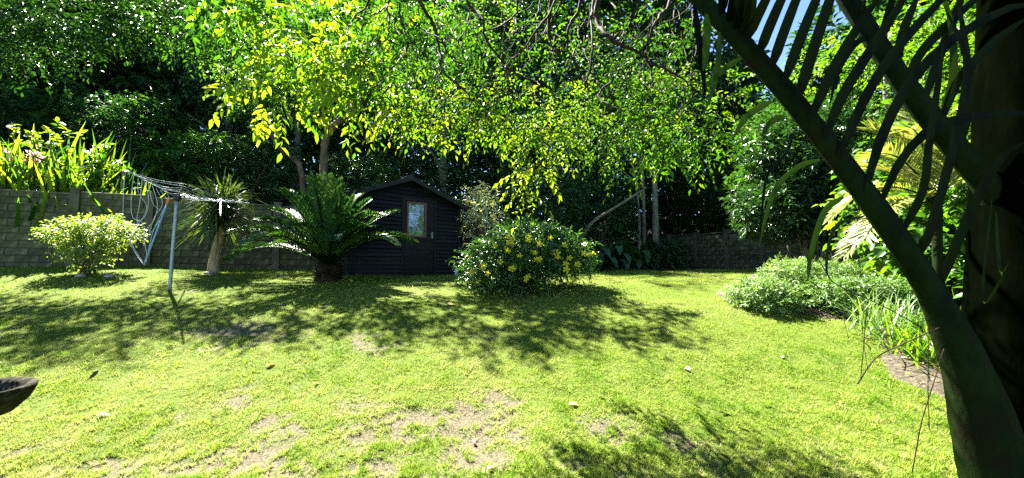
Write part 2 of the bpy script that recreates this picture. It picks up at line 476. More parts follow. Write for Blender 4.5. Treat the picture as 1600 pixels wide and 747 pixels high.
n.links.new(at.outputs['Fac'], mxc.inputs[0]); n.links.new(r1.outputs[0], mxc.inputs[6]); n.links.new(r2.outputs[0], mxc.inputs[7])
aw = n.nodes.new('ShaderNodeAttribute'); aw.attribute_name = 'wild'
r3 = ramp(n, [(.006, .005, .003), (.02, .016, .009), (.05, .04, .022)], [.3, .5, .72]); n.links.new(t1.outputs[0], r3.inputs[0])
mxw = n.nodes.new('ShaderNodeMix'); mxw.data_type = 'RGBA'; n.links.new(aw.outputs['Fac'], mxw.inputs[0]); n.links.new(mxc.outputs[2], mxw.inputs[6]); n.links.new(r3.outputs[0], mxw.inputs[7])
n.links.new(mxw.outputs[2], b.inputs['Base Color']); b.inputs['Roughness'].default_value = .95; b.inputs['Specular IOR Level'].default_value = .1
bump(n, b, t1.outputs[0], .9, .02)
tag(link('ground', me, m), kind='structure')

# bed of bare soil on the right, a sheet just above the lawn
bx = np.arange(2.6, 14.5, .07); by = np.arange(1.2, 15, .07)
XB, YB = np.meshgrid(bx, by)
inn = in_poly(XB + .10 * (vnoise(XB, YB, 5, 8) - .5), YB + .16 * (vnoise(XB, YB, 4, 9) - .5), BED).astype(float)
for _ in range(4):
    inn = (np.roll(inn, 1, 0) + np.roll(inn, -1, 0) + np.roll(inn, 1, 1) + np.roll(inn, -1, 1) + inn) / 5
ZB = G(XB, YB) - .03 + .05 * inn + .018 * vnoise(XB, YB, 7, 4) * inn
idx = np.arange(XB.size).reshape(XB.shape)
Fq = np.stack((idx[:-1, :-1], idx[:-1, 1:], idx[1:, 1:], idx[1:, :-1]), -1)
ok = (inn[:-1, :-1] > .02) & (inn[1:, 1:] > .02) & (inn[:-1, 1:] > .02)
tag(link('flower_bed', mesh_np('flower_bed', np.stack((XB, YB, ZB), -1), Fq[ok], None, True), M['soil']), kind='structure')

# dead leaves and chips lying on the bed
n_ = 5200
lx = rng.uniform(3, 9, n_); ly = rng.uniform(2.4, 8.5, n_); ok = in_poly(lx, ly, BED + np.array((.05, 0))); lx, ly = lx[ok], ly[ok]; n_ = len(lx)
lv = LV(); az = rng.random(n_) * 6.28
lv.kites(np.stack((lx, ly, G(lx, ly) + rng.uniform(.012, .04, n_)), 1), np.stack((np.cos(az), np.sin(az), rng.normal(0, .25, n_)), 1), np.stack((rng.normal(0, .3, n_), rng.normal(0, .3, n_), np.ones(n_)), 1), rng.uniform(.02, .08, n_), rng.uniform(.008, .03, n_), rng.random(n_), fold=.3)
tag(lv.build('leaf_litter', M['dryleaf']), 'dead leaves and bark chips scattered over the soil of the right bed', 'litter', kind='stuff')
# grass blades
def grass(n, dlo, dhi, hgt, wid):
    u = rng.random(n)
    d = 1 / (1 / dlo + u * (1 / dhi - 1 / dlo))                 # density falls off with distance
    x = (rng.random(n) * 2 - 1) * (1.42 * d + .6)
    z = G(x, d)
    bq = bare(x, d) * (1 - sm(.56, .70, vnoise(x, d, 11., 41) * .6 + vnoise(x, d, 27., 42) * .4))
    thin_ = sm(.36, .56, vnoise(x, d, 11., 35) * .35 + vnoise(x, d, 30., 36) * .4 + vnoise(x, d, 52., 38) * .25)
    ok = (rng.random(n) > bq * 1.15) & (rng.random(n) < (.05 + .2 * sm(4, 8, d)) + .75 * thin_) & ~in_poly(x, d, BED) & ((behind(WL0, WL1, x, d) < -.12) | (x > 2)) & ((behind(WR0, WR1, x, d) < -.1) | (x < 5)) & (d < 19)
    x, d, z, bq = x[ok], d[ok], z[ok], bq[ok]; n = len(x)
    p = np.stack((x, d, z + relief(x, d) - .004), 1)
    az = rng.random(n) * 2 * np.pi; tilt = rng.uniform(.35, 1.4, n)
    D = np.stack((np.cos(az) * np.sin(tilt), np.sin(az) * np.sin(tilt), np.cos(tilt)), 1)
    sd = np.stack((-np.sin(az + rng.normal(0, .6, n)), np.cos(az), np.zeros(n)), 1)
    clump_ = vnoise(x, d, 14.0, 33) * .4 + vnoise(x, d, 34., 34) * .6
    patch = vnoise(x, d, .8, 31) * .42 + vnoise(x, d, 3.6, 32) * .28 + clump_ * .3
    big_ = vnoise(x, d, 6.5, 37)
    near_ = 1 - sm(3.2, 7., d)
    h = hgt * rng.uniform(.5, 1.3, n) * (.1 + 1.35 * clump_ + .5 * big_) * (1 + .45 * near_) * np.maximum(1, (d / 5) ** .5)
    wv = wid * rng.uniform(.7, 1.3, n) * np.maximum(1, d / 3.2)
    V = np.stack((p - sd * wv[:, None] * .5, p + sd * wv[:, None] * .5, p + D * h[:, None]), 1).reshape(-1, 3)
    Fm = np.arange(n * 3).reshape(-1, 3)
    a = np.clip(1.15 * (patch - .5) + .50 + rng.normal(0, .19 + .05 * near_, n) - .30 * (big_ - .45) * (.4 + near_) + .35 * bq + .3 * (rng.random(n) > .94), 0, 1)
    return V, Fm, a
def tufts(n, m):
    d = 1 / (1 / 2.1 + rng.random(n) * (1 / 8. - 1 / 2.1)); x = (rng.random(n) * 2 - 1) * (1.4 * d + .4)
    ok = ~in_poly(x, d, BED); x, d = x[ok], d[ok]; n = len(x)
    lv_ = LV(); R_ = rng.uniform(.012, .05, n)
    X_ = np.repeat(x, m) + rng.normal(0, 1, n * m) * np.repeat(R_, m); Y_ = np.repeat(d, m) + rng.normal(0, 1, n * m) * np.repeat(R_, m)
    p = np.stack((X_, Y_, G(X_, Y_) + relief(X_, Y_) - .004), 1); az = rng.random(n * m) * 6.28; el = rng.uniform(.2, 1.2, n * m)
    lv_.straps(p, np.stack((np.cos(az) * np.cos(el), np.sin(az) * np.cos(el), np.sin(el)), 1), np.repeat(rng.uniform(.025, .05, n), m) * rng.uniform(.6, 1.2, n * m), .005, .4, np.clip(np.repeat(rng.uniform(.05, .5, n), m) + rng.normal(0, .08, n * m), 0, 1), 2)
    tag(lv_.build('grass_tufts', M['grass']), 'longer tufts of grass standing out of the short lawn', 'grass', kind='stuff')
tufts(1300, 12)
V, Fm, a = grass(1700000, 2.1, 19.5, .025, .0046)
tag(link('lawn_grass', mesh_np('lawn_grass', V, Fm, a), M['grass']), 'short sunny green grass of the lawn with worn dry spots', 'grass', kind='stuff')

# ------------------------------------------------------------------ garden walls of moulded concrete blocks
def block_mesh(L, H, seed):
    r = random.Random(seed); e = .012; q = lambda: r.uniform(-.004, .004)
    fr = -.010 + q()
    V = [(0, 0, 0), (L, 0, 0), (L, 0, H), (0, 0, H), (e + q(), fr, e + q()), (L - e + q(), fr + q(), e + q()), (L - e + q(), fr, H - e + q()), (e + q(), fr + q(), H - e + q()),
         (0, .03, 0), (L, .03, 0), (L, .03, H), (0, .03, H)]
    Fs = [(4, 5, 6, 7), (0, 1, 5, 4), (1, 2, 6, 5), (2, 3, 7, 6), (3, 0, 4, 7), (0, 8, 9, 1), (3, 2, 10, 11), (0, 3, 11, 8), (1, 9, 10, 2), (8, 11, 10, 9)]
    return V, Fs
BL, BH, NV = .385, .155, 6
block_protos = []
for k in range(NV):
    V_, F_ = block_mesh(BL, BH, k); me = bpy.data.meshes.new('block'); me.from_pydata(V_, [], F_); me.materials.append(M['block']); block_protos.append(me)
def garden_wall(label, A, B, height, bay, max_blocks, first_end):
    d = nrm(B - A); ang = math.atan2(d[1], d[0]); L = float(np.linalg.norm(B - A)); nb = int(L / bay)
    z0 = float(G(*(A - np.array((-d[1], d[0])) * .4)))
    root = thing('garden_wall', label, 'wall', (A[0], A[1], z0), ang)
    rest = MB(); cnt = 0
    rows = int(round(height / (BH + .012)))
    order = range(nb) if first_end else range(nb - 1, -1, -1)
    for i in range(nb + 1):
        q = A + d * bay * i; zb = float(G(*(q - np.array((-d[1], d[0])) * .4))) - z0 - .05
        mb = MB(); x = bay * i
        mb.box((x - .085, -.07, zb), (x + .085, .11, zb + height + .10))
        mb.box((x - .10, -.085, zb + height + .10), (x + .10, .125, zb + height + .135))
        mb.build('post', M['post'], root)
    for i in order:
        qa = A + d * bay * (i + .5); zb = float(G(*(qa - np.array((-d[1], d[0])) * .4))) - z0 - .04
        mb = MB(); mb.box((bay * i + .087, 0.002, zb - .2), (bay * (i + 1) - .087, .07, zb + height)); mb.build('panel', M['mortar'], root)
        mb = MB(); mb.box((bay * i + .087, -.03, zb + height + .002), (bay * (i + 1) - .087, .09, zb + height + .035)); mb.build('coping', M['post'], root)
        for r_ in range(rows):
            x = bay * i + .092; xe = bay * (i + 1) - .092; off = (.0 if r_ % 2 else -.5)
            xs = x + off * BL - random.uniform(0, .03)
            while xs < xe - .03:
                a_, b_ = max(xs, x), min(xs + BL, xe)
                if b_ - a_ > .04:
                    z = zb + r_ * (BH + .012)
                    dy = random.uniform(-.004, .004); k = random.randrange(NV)
                    if cnt < max_blocks:
                        o = bpy.data.objects.new('block', block_protos[k]); COL.objects.link(o); o.parent = root
                        o.location = (a_, dy, z); o.scale = ((b_ - a_) / BL, 1, 1); cnt += 1
                    else:
                        V_, F_ = block_mesh(b_ - a_, BH, k)
                        rest.add([(vx + a_, vy + dy, vz + z) for vx, vy, vz in V_], F_)
                xs += BL + .012
    if rest.v: rest.build('blockwork', M['block'], root)['kind'] = 'stuff'
    return root
garden_wall('long weathered grey concrete block wall behind the small lit shrub and the washing line', WL0, WL1, 1.78, 1.4, 290, True)
garden_wall('grey concrete block wall in the far corner with sunlit patches beyond the lawn', WR0, WR1, 1.56, 1.4, 120, True)

# ------------------------------------------------------------------ shed
SA, SB = np.array((-3.78, 9.3)), np.array((-1.47, 11.2))
sd_ = nrm(SB - SA); SW = float(np.linalg.norm(SB - SA)); SD = 1.75; SZ = 1.26; EV, RG = 1.9, 2.46
shed = thing('garden_shed', 'small black wooden garden shed with gabled roof and one window in its door', 'shed', (SA[0], SA[1], SZ), math.atan2(sd_[1], sd_[0]))
DX0, DX1, DZ = SW * .465, SW * .745, 1.93
def gable(z): return (0, SW) if z <= EV else ((z - EV) / (RG - EV) * SW / 2, SW - (z - EV) / (RG - EV) * SW / 2)
mb = MB()                                                   # inner box behind the boards
mb.add([(.03, .03, -.2), (SW - .03, .03, -.2), (SW - .03, .03, EV - .03), (SW / 2, .03, RG - .04), (.03, .03, EV - .03),
        (.03, SD - .03, -.2), (SW - .03, SD - .03, -.2), (SW - .03, SD - .03, EV - .03), (SW / 2, SD - .03, RG - .04), (.03, SD - .03, EV - .03)],
       [(0, 1, 2, 3, 4), (9, 8, 7, 6, 5), (0, 4, 9, 5), (1, 6, 7, 2)])
mb.build('wall', M['board'], shed)
def board(x0, x1, z, h, nx0=None, nx1=None):
    nx0 = x0 if nx0 is None else nx0; nx1 = x1 if nx1 is None else nx1
    j = lambda: random.uniform(-.004, .004)
    m_ = MB(); y0, y1 = -.046 + j(), -.004 + j()
    V = [(x0, .03, z), (x1, .03, z), (nx1, .03, z + h), (nx0, .03, z + h), (x0, y0, z + j()), (x1, y0 + j(), z + j()), (nx1, y1, z + h), (nx0, y1, z + h)]
    m_.add(V, [(4, 5, 6, 7), (0, 4, 7, 3), (1, 2, 6, 5), (0, 1, 5, 4), (3, 7, 6, 2)])
    m_.build('board', M['board'], shed)
bh = .098; z = .02
while z < RG - .08:
    h = bh + .008
    a0, a1 = gable(z); c0, c1 = gable(min(z + h, RG - .01))
    if z + .04 < DZ + .06:
        board(a0, DX0 - .055, z, h, c0); board(DX1 + .055, a1, z, h, None, c1)
    else:
        board(a0, a1, z, h, c0, c1)
    z += bh
z = .02                                                     # boards on the left side wall
while z < EV - .05:
    m_ = MB(); m_.add([(.03, 0, z), (.03, SD, z), (.03, SD, z + bh), (.03, 0, z + bh), (-.046, 0, z), (-.046, SD, z), (-.004, SD, z + bh), (-.004, 0, z + bh)],
                      [(5, 4, 7, 6), (4, 0, 3, 7), (1, 5, 6, 2), (0, 4, 5, 1)]); m_.build('board', M['board'], shed)
    z += bh
for x in (-.03, SW - .04):
    m_ = MB(); m_.box((x, -.052, -.1), (x + .07, .028, EV - .02)); m_.build('corner_post', M['board'], shed)
m_ = MB()                                                   # door frame
m_.box((DX0 - .055, -.036, 0), (DX0 - .002, .028, DZ + .06)); m_.box((DX1 + .002, -.036, 0), (DX1 + .055, .028, DZ + .06)); m_.box((DX0 - .002, -.034, DZ + .004), (DX1 + .002, .028, DZ + .058))
m_.build('door_frame', M['board'], shed)
WX0, WX1, WZ0, WZ1 = SW * .505, SW * .655, 1.05, 1.86
m_ = MB()
m_.box((DX0, -.012, .02), (DX1, .026, WZ0 - .05)); m_.box((DX0, -.012, WZ0 - .048), (WX0 - .045, .026, DZ)); m_.box((WX1 + .045, -.012, WZ0 - .048), (DX1, .026, DZ)); m_.box((WX0 - .043, -.012, WZ1 + .045), (WX1 + .043, .026, DZ))
door = m_.build('door', M['board'], shed)
zz = .12
while zz < WZ0 - .1:
    m_ = MB(); m_.box((DX0 + .03, -.022, zz), (DX1 - .03, -.013, zz + .085)); m_.build('board', M['board'], door); zz += .098
m_ = MB()
m_.box((WX0 - .042, -.03, WZ0 - .046), (WX0, .02, WZ1 + .043)); m_.box((WX1, -.03, WZ0 - .046), (WX1 + .042, .02, WZ1 + .043))
m_.box((WX0 + .001, -.028, WZ0 - .046), (WX1 - .001, .02, WZ0)); m_.box((WX0 + .001, -.028, WZ1), (WX1 - .001, .02, WZ1 + .043))
m_.build('window_frame', M['frame'], door)
m_ = MB(); m_.box((WX0 + .001, .004, WZ0 + .001), (WX1 - .001, .01, WZ1 - .001)); m_.build('pane', M['glass'], door)
m_ = MB(); m_.box((DX1 - .075, -.03, 1.0), (DX1 - .03, -.0125, 1.16)); m_.tube([(DX1 - .05, -.032, 1.1), (DX1 - .05, -.075, 1.1), (DX1 - .14, -.078, 1.1)], .012, 8)
m_.build('handle', M['steel'], door)
for s in (0, 1):                                            # roof slopes, barge boards
    x0, x1 = (-.16, SW / 2) if s == 0 else (SW + .16, SW / 2)
    zlo = EV - .16 * (RG - EV) / (SW / 2) + .012
    m_ = MB(); V = [(x0, -.22, zlo), (x1, -.22, RG + .012), (x1, SD + .12, RG + .012), (x0, SD + .12, zlo)]
    V2 = [(a_, b_, c_ + .035) for a_, b_, c_ in V]
    m_.add(V + V2, [(0, 1, 2, 3), (4, 7, 6, 5), (0, 4, 5, 1), (3, 2, 6, 7), (0, 3, 7, 4), (1, 5, 6, 2)]); rf = m_.build('roof', M['roofing'], shed)
    m_ = MB(); V = [(x0, -.25, zlo - .07), (x1, -.25, RG - .06), (x1, -.25, RG + .05), (x0, -.25, zlo + .05)]; V2 = [(a_, -.222, c_) for a_, b_, c_ in V]
    m_.add(V + V2, [(0, 1, 2, 3), (7, 6, 5, 4), (0, 4, 5, 1), (3, 2, 6, 7), (0, 3, 7, 4), (1, 5, 6, 2)]); m_.build('barge_board', M['roofing'], shed)
m_ = MB(); m_.tube([(SW / 2, -.23, RG + .055), (SW / 2, SD + .13, RG + .055)], .05, 8); m_.build('ridge_cap', M['roofing'], shed)
m_ = MB(); m_.box((-.05, -.06, -.25), (SW + .05, SD, -.001)); m_.build('plinth', M['roofing'], shed)

# ------------------------------------------------------------------ rotary washing line
b0 = PG(268, 7.35)
top = P(277, 309, 7.35)
wl = thing('washing_line', 'bent rotary washing line on a grey steel pole with tangled drooping lines', 'washing line', b0)
m_ = MB(); m_.tube(curve([b0 - (0, 0, .1), (b0 + top) / 2, top], 8), .029, 12); m_.build('pole', M['steel'], wl, b0)
m_ = MB(); m_.lathe([(.0, -.06), (.05, -.06), (.062, -.03), (.062, .03), (.045, .05), (0, .05)], 16, top); m_.build('hub', M['black'], wl, b0)
m_ = MB(); m_.tube([b0 - (0, 0, .02), b0 + (0, 0, .03)], [.042, .036], 12); m_.build('ground_socket', M['black'], wl, b0)
tips = {'L': P(196, 266, 6.7), 'F': P(287, 287, 6.2), 'R': P(390, 318, 8.1), 'B': P(290, 303, 8.7)}
for k, q in tips.items():
    m_ = MB(); m_.tube(curve([top, (top * .5 + q * .5) + (0, 0, .015), q], 6), [.014] * 3 + [.010] * (len(curve([top, top, q], 6)) - 3) if False else .011, 8); m_.build('arm', M['steel'], wl, b0)
def sag(a_, b_, s_, k=8):
    t = np.linspace(0, 1, k)[:, None]
    return a_ * (1 - t) + b_ * t - np.array((0, 0, 1.0)) * s_ * 4 * t * (1 - t)
for k in range(1, 7):
    f = .2 + .8 * k / 6
    ps = {q: top + (tips[q] - top) * f for q in tips}
    for a_, b_ in (('L', 'F'), ('F', 'R'), ('R', 'B')):
        m_ = MB(); m_.tube(sag(ps[a_], ps[b_], .02 + .03 * random.random()), .0028, 5, False); m_.build('line', M['cord'], wl, b0)
    if k > 4:
        m_ = MB(); m_.tube(sag(ps['B'], ps['L'], .02), .0028, 5, False); m_.build('line', M['cord'], wl, b0)
ba, bb = P(263, 313, 7.0), P(225, 414, 6.9)
m_ = MB(); m_.tube([ba + (bb - ba) * .06, bb], [.012, .015], 8); m_.build('broken_arm', M['blue'], wl, b0)['label'] = 'faded blue broken arm hanging down'
m_ = MB(); m_.tube([ba - (bb - ba) * .02, ba + (bb - ba) * .06], [.022, .02], 8); m_.build('end_cap', M['orange'], wl, b0)
hang = [[(222, 281), (218, 320), (214, 345), (222, 372), (236, 350)], [(226, 283), (232, 310), (228, 335), (216, 350), (206, 378), (222, 408)], [(231, 285), (240, 320), (256, 332), (244, 352), (232, 370)],
        [(238, 290), (246, 320), (240, 345), (225, 365), (230, 400)], [(216, 279), (216, 300), (229, 322), (222, 342), (212, 344)], [(244, 294), (254, 318), (242, 338), (234, 362), (224, 384)],
        [(196, 268), (193, 300), (192, 344)], [(209, 272), (205, 310), (208, 340), (230, 349)], [(200, 375), (212, 396), (223, 412)], [(250, 297), (262, 312)], [(258, 300), (263, 312), (240, 360), (228, 410)]]
for hp in hang:
    m_ = MB(); m_.tube(curve([P(x, y, 6.85 + .25 * random.random()) for x, y in hp], 20), .0034, 5, False); m_.build('line', M['cord'], wl, b0)

# ------------------------------------------------------------------ stone bird bath at the left edge
c = P(-50, 609, 2.62); gz = float(G(c[0], c[1]))
bb_ = thing('bird_bath', 'weathered dark stone bird bath bowl at the edge of the lawn', 'bird bath', (c[0], c[1], gz))
h = c[2] - gz
m_ = MB(); m_.lathe([(0, h - .20), (.09, h - .205), (.19, h - .165), (.262, h - .085), (.292, h - .02), (.296, h), (.287, h + .006), (.245, h - .002), (.232, h - .03), (.19, h - .10), (.1, h - .14), (0, h - .145)], 40, wob=.012)
m_.build('bowl', M['stone'], bb_)
m_ = MB(); m_.lathe([(0, -.03), (.17, -.03), (.17, .05), (.12, .09), (.085, .2), (.08, h - .32), (.11, h - .215), (0, h - .21)], 24, wob=.01); m_.build('pedestal', M['stone'], bb_)

# ------------------------------------------------------------------ plants
def frond_geo(lv, base, d0, L, droop, ll, lw, n, vee=.5, lean=.55, rr=.012, a0=.5, side_jit=.0, lobes=(.55, 1.0)):
    """feather frond: returns rachis points; adds its leaflets to lv"""
    d0 = nrm(np.asarray(d0, float)); t = np.linspace(0, 1, 60)[:, None]
    pts = base + d0 * L * t - np.array((0, 0, 1.0)) * droop * L * t ** 2.2
    T = nrm(np.gradient(pts, axis=0)); H = nrm(np.cross(T, np.array((0, 0, 1.0))) + np.array((1e-4, 0, 0))); U = np.cross(H, T)
    tt = np.linspace(.14, .99, n); ii = (tt * 59).astype(int)
    for s in (-1, 1):
        p = pts[ii] + H[ii] * s * rr * .6
        prof = np.sin(np.pi * np.clip(.12 + .86 * tt, 0, 1)) ** .6
        d = H[ii] * s * .85 + T[ii] * (lean + .4 * tt[:, None]) + U[ii] * vee + rng.normal(0, .06 + side_jit, (n, 3))
        lv.kites(p, d, U[ii] * .8 - H[ii] * s * vee + rng.normal(0, .1, (n, 3)), ll * (.25 + .75 * prof), lw * np.ones(n), np.clip(a0 + rng.normal(0, .12, n), 0, 1), fold=.1, curl=.08, mid=.35)
    return pts
def frond_obj(parent, off, mat, rmat, base, d0, L, droop, ll, lw, n, rr=.012, **kw):
    lv = LV(); pts = frond_geo(lv, base, d0, L, droop, ll, lw, n, rr=rr, **kw)
    f = lv.build('frond', mat, parent, off)
    m_ = MB(); m_.tube(pts[::5], np.linspace(rr, rr * .25, len(pts[::5])), 6, False); m_.build('stalk', rmat, f, off)
    return f

def cycad(px, d, label, nf=52, L=2.3):
    b_ = PG(px, d); root = thing('cycad', label, 'cycad', b_)
    top_ = b_ + np.array((0, 0, .30))
    m_ = MB(); m_.tube([b_ - (0, 0, .1), b_ + (0, 0, .08), b_ + (0, 0, .24), top_ + (0, 0, .03)], [.21, .23, .22, .12], 16, wob=.10); m_.build('trunk', M['bark_dark'], root, b_)
    lv = LV(); n = 160; az = rng.random(n) * 6.28; zz_ = rng.random(n) * .36
    p = b_ + np.stack((  .21 * np.cos(az), .21 * np.sin(az), zz_ * .85), 1); lv.kites(p, np.stack((np.cos(az), np.sin(az), .8 + 0 * az), 1), np.stack((0 * az, 0 * az, 1 + 0 * az), 1) , .13, .06, rng.random(n)); lv.build('leaf_base', M['deadleaf'], root, b_, 'stuff')
    for i in range(nf):
        az = i * 2.39996 + random.uniform(-.2, .2); f = i / (nf - 1)
        el = R(88 - 50 * f + random.uniform(-6, 6))
        dv = (math.cos(az) * math.cos(el), math.sin(az) * math.cos(el), math.sin(el))
        frond_obj(root, b_, M['cycad'], M['palmbark'], top_ + np.array((dv[0], dv[1], 0)) * .1, dv, L * random.uniform(.85, 1.12), .20 + .34 * f + random.uniform(-.05, .05), .31, .030, 72, rr=.016, vee=.42, a0=random.uniform(.3, .8))
    return root
cycad(513, 8.35, 'large dark green cycad with arching feathery fronds in front of the shed')

# strap-leaved tree by the wall
def strap_tree(px, d, label, h, lean, nl, L):
    b_ = PG(px, d); root = thing('dragon_tree', label, 'tree', b_); top_ = b_ + np.array((lean, .05, h))
    m_ = MB(); m_.tube(curve([b_ - (0, 0, .1), b_ + (lean * .3, 0, h * .4), top_], 8), np.linspace(.13, .085, 9), 12, wob=.06); m_.build('trunk', M['bark_tan'], root, b_)
    lv = LV()
    for k, (oz, nn_) in enumerate(((0, nl), (.28, nl // 2), (.5, nl // 3))):
        o = top_ + np.array((rng.normal(0, .08), rng.normal(0, .08), oz))
        az = rng.random(nn_) * 6.28; el = rng.uniform(-.35, 1.35, nn_)
        dv = np.stack((np.cos(az) * np.cos(el), np.sin(az) * np.cos(el), np.sin(el)), 1)
        lv.straps(o + dv * .05 + rng.normal(0, .05, (nn_, 3)), dv, L * rng.uniform(.7, 1.15, nn_), .035, .35 * np.cos(el) + .12, rng.random(nn_), 5)
    lv.build('crown', M['strap'], root, b_, 'stuff')
strap_tree(334, 9.3, 'strap-leaved dragon tree with bare tan trunk standing beside the block wall', 1.15, .17, 330, .95)

def shrub(name, label, cat, b_, blobs, mat, leafL, leafW, nl=7, sprayL=.25, stems=6, group=None, droop=.25, up=.35, stem_mat='wood', bias=None, lo=.45, shape='kite', crown='crown', stem_r=.016):
    root = thing(name, label, cat, b_, group=group); lv = LV(); b_ = np.asarray(b_, float)
    for c_, r_, n_ in blobs:
        O, D = blob(n_, b_ + np.asarray(c_), r_, lo, up)
        gz_ = G(O[:, 0], O[:, 1]); O[:, 2] = np.maximum(O[:, 2], gz_ + .06)
        sprays(lv, O, D, rng.uniform(.6, 1.2, n_) * sprayL, nl, leafL, leafW, droop, shape, bias=bias)
    lv.build(crown, M[mat], root, b_, 'stuff')
    if stems:
        tot = [np.asarray(c_) for c_, r_, n_ in blobs]
        for i in range(stems):
            c_ = tot[i % len(tot)] + rng.normal(0, .12, 3) * np.array((1, 1, .4))
            m_ = MB(); m_.tube(curve([b_ + rng.normal(0, .07, 3) * (1, 1, 0) - (0, 0, .05), b_ + c_ * (.35, .35, .55) + rng.normal(0, .04, 3), b_ + c_], 8), np.linspace(stem_r, stem_r * .4, 9), 6); m_.build('stem', M[stem_mat], root, b_)
    return root

# small lit shrub against the wall
shrub('shrub', 'small flat-topped pale green shrub lit by the sun in front of the block wall', 'shrub', PG(140, 8.35),
      [((-.25, 0, .82), (.54, .42, .24), 240), ((.32, .05, .84), (.52, .42, .22), 240), ((0, 0, .62), (.55, .4, .25), 130), ((-.55, 0, .78), (.35, .3, .12), 80), ((.05, -.1, .38), (.45, .36, .28), 150), ((.3, 0, 1.02), (.25, .2, .1), 40), ((-.3, .1, 1.0), (.2, .2, .12), 36)], 'pale', .065, .034, 7, .2, 16, up=.6, bias=.26)
# yellow-flowered bush
fb = PG(822, 7.75)
fbush = shrub('flowering_bush', 'rounded dark green bush dotted with yellow flowers in the middle of the lawn', 'bush', fb,
      [((0, 0, .62), (.85, .75, .5), 620), ((-.66, 0, .42), (.48, .5, .40), 280), ((.66, .05, .62), (.46, .45, .32), 220), ((.1, -.2, .85), (.7, .5, .28), 300), ((-.3, -.5, .4), (.6, .4, .38), 300), ((1.0, 0, .5), (.22, .25, .22), 50)], 'bush', .095, .036, 8, .32, 14, up=.35, stem_r=.022, lo=.35)
fl = MB()
for k in range(5):
    a_ = k * 1.2566; t_ = .62
    q = lambda r_, an, z_: (r_ * math.cos(an), r_ * math.sin(an), z_)
    fl.add([q(.008, a_ - .5, -.03), q(.03, a_ - .5, 0), q(.058, a_ - .3, .008), q(.062, a_, .002), q(.058, a_ + .3, .008), q(.03, a_ + .5, 0), q(.008, a_ + .5, -.03)], [(0, 1, 5, 6), (1, 2, 3, 4, 5)])
fl0 = fl.build('flower', M['petal'], fbush)
for i, (px, py) in enumerate([(773, 384), (793, 369), (800, 374), (795, 380), (801, 381), (825, 369), (826, 374), (793, 392), (812, 400), (843, 381), (838, 406), (843, 405), (798, 419), (800, 420), (734, 402), (738, 425), (742, 423), (753, 418), (756, 416), (762, 427), (781, 410), (822, 436), (825, 433), (871, 402), (870, 395), (883, 383), (890, 403), (913, 396), (917, 398), (926, 397), (903, 413), (884, 412), (885, 421), (894, 438), (898, 436), (860, 372), (836, 395)]):
    o = fl0 if i == 0 else fl0.copy()
    if i: COL.objects.link(o); o.parent = fbush
    rel = (px - 822) / 105.0
    w_ = P(px, py, 7.75 - .98 * math.sqrt(max(.06, 1 - rel * rel)))
    o.location = tuple(w_ - fb)
    nv = Vector((random.gauss(rel * .5 - .2, .35), -1 + random.gauss(0, .3), .55 + random.gauss(0, .3)))
    o.rotation_euler = nv.to_track_quat('Z', 'Y').to_euler(); s_ = random.uniform(.8, 1.1); o.scale = (s_, s_, s_)

# grey-green shrubs at the edge of the right bed
for i, (px, d, rx, h_, lab) in enumerate(((1185, 6.3, .48, .34, 'low silvery lacy shrub spreading onto the lawn at the near corner of the bed'), (1232, 6.8, .42, .60, 'tallest silvery green shrub of the right bed beside the lawn'),
                                          (1305, 6.15, .5, .38, 'dense silvery green shrub in the middle of the bed edge'), (1368, 6.0, .5, .42, 'green lacy shrub behind the clump of strap leaves in the bed'), (1310, 7.5, .7, .42, 'silvery shrub behind the others in the bed shade'))):
    b_ = PG(px, d)
    shrub('lacy_shrub', lab, 'shrub', b_, [((0, 0, h_ * .5), (rx, .45, h_ * .45), 380), ((-rx * .35, -.1, h_ * .8), (rx * .5, .35, h_ * .25), 150), ((rx * .4, 0, h_ * .75), (rx * .5, .35, h_ * .28), 150), ((0, -.25, h_ * .3), (rx * .9, .3, h_ * .3), 200)],
          'grey', .055, .018, 10, .17, 6, 'silvery shrubs along the bed', up=.7, bias=(.45, .6, .36, .22, .35)[i], stem_r=.01)

# strap-leaved clumps at the bed edge
def clump(px, d, label, n_, L, W, mat, spread=.16, lo=.7, hi=1.45, group=None, name='strap_leaf_clump', z=0, bias=None, droop=.45, bsd=.2):
    b_ = PG(px, d) + np.array((0, 0, z)); root = thing(name, label, 'plant', b_, group=group)
    az = rng.random(n_) * 6.28; el = rng.uniform(lo, hi, n_)
    dv = np.stack((np.cos(az) * np.cos(el), np.sin(az) * np.cos(el), np.sin(el)), 1)
    p = b_ + np.stack((rng.normal(0, spread, n_), rng.normal(0, spread, n_), np.zeros(n_)), 1)
    p[:, 2] = G(p[:, 0], p[:, 1]) + z - .01
    lv = LV(); lv.straps(p, dv, L * rng.uniform(.55, 1.15, n_), W, droop * rng.uniform(.5, 1.3, n_), rng.random(n_) if bias is None else np.clip(bias + rng.normal(0, bsd, n_), 0, 1), 6)
    lv.build('leaves', M[mat], root, b_, 'stuff'); return root
for px, d, n_, L, lab, mt, bi in ((1400, 5.0, 110, .75, 'tall upright clump of green strap leaves at the bed edge', 'grey', .5), (1430, 4.6, 90, .6, 'clump of strap leaves beside the bare soil of the bed', 'lime', .6), (1462, 4.35, 90, .6, 'yellow green clump of strap leaves close to the palm', 'lime', .6), (1490, 4.7, 80, .7, 'strap leaf clump behind the palm stalk', 'lime', .5), (1375, 5.35, 70, .6, 'thin grassy clump between silvery shrub and strap leaves', 'grey', .7)):
    clump(px, d, lab, int(n_ * 1.6), L * 1.25, .017, mt, .19, group='strap-leaved clumps in the bed', bias=bi)

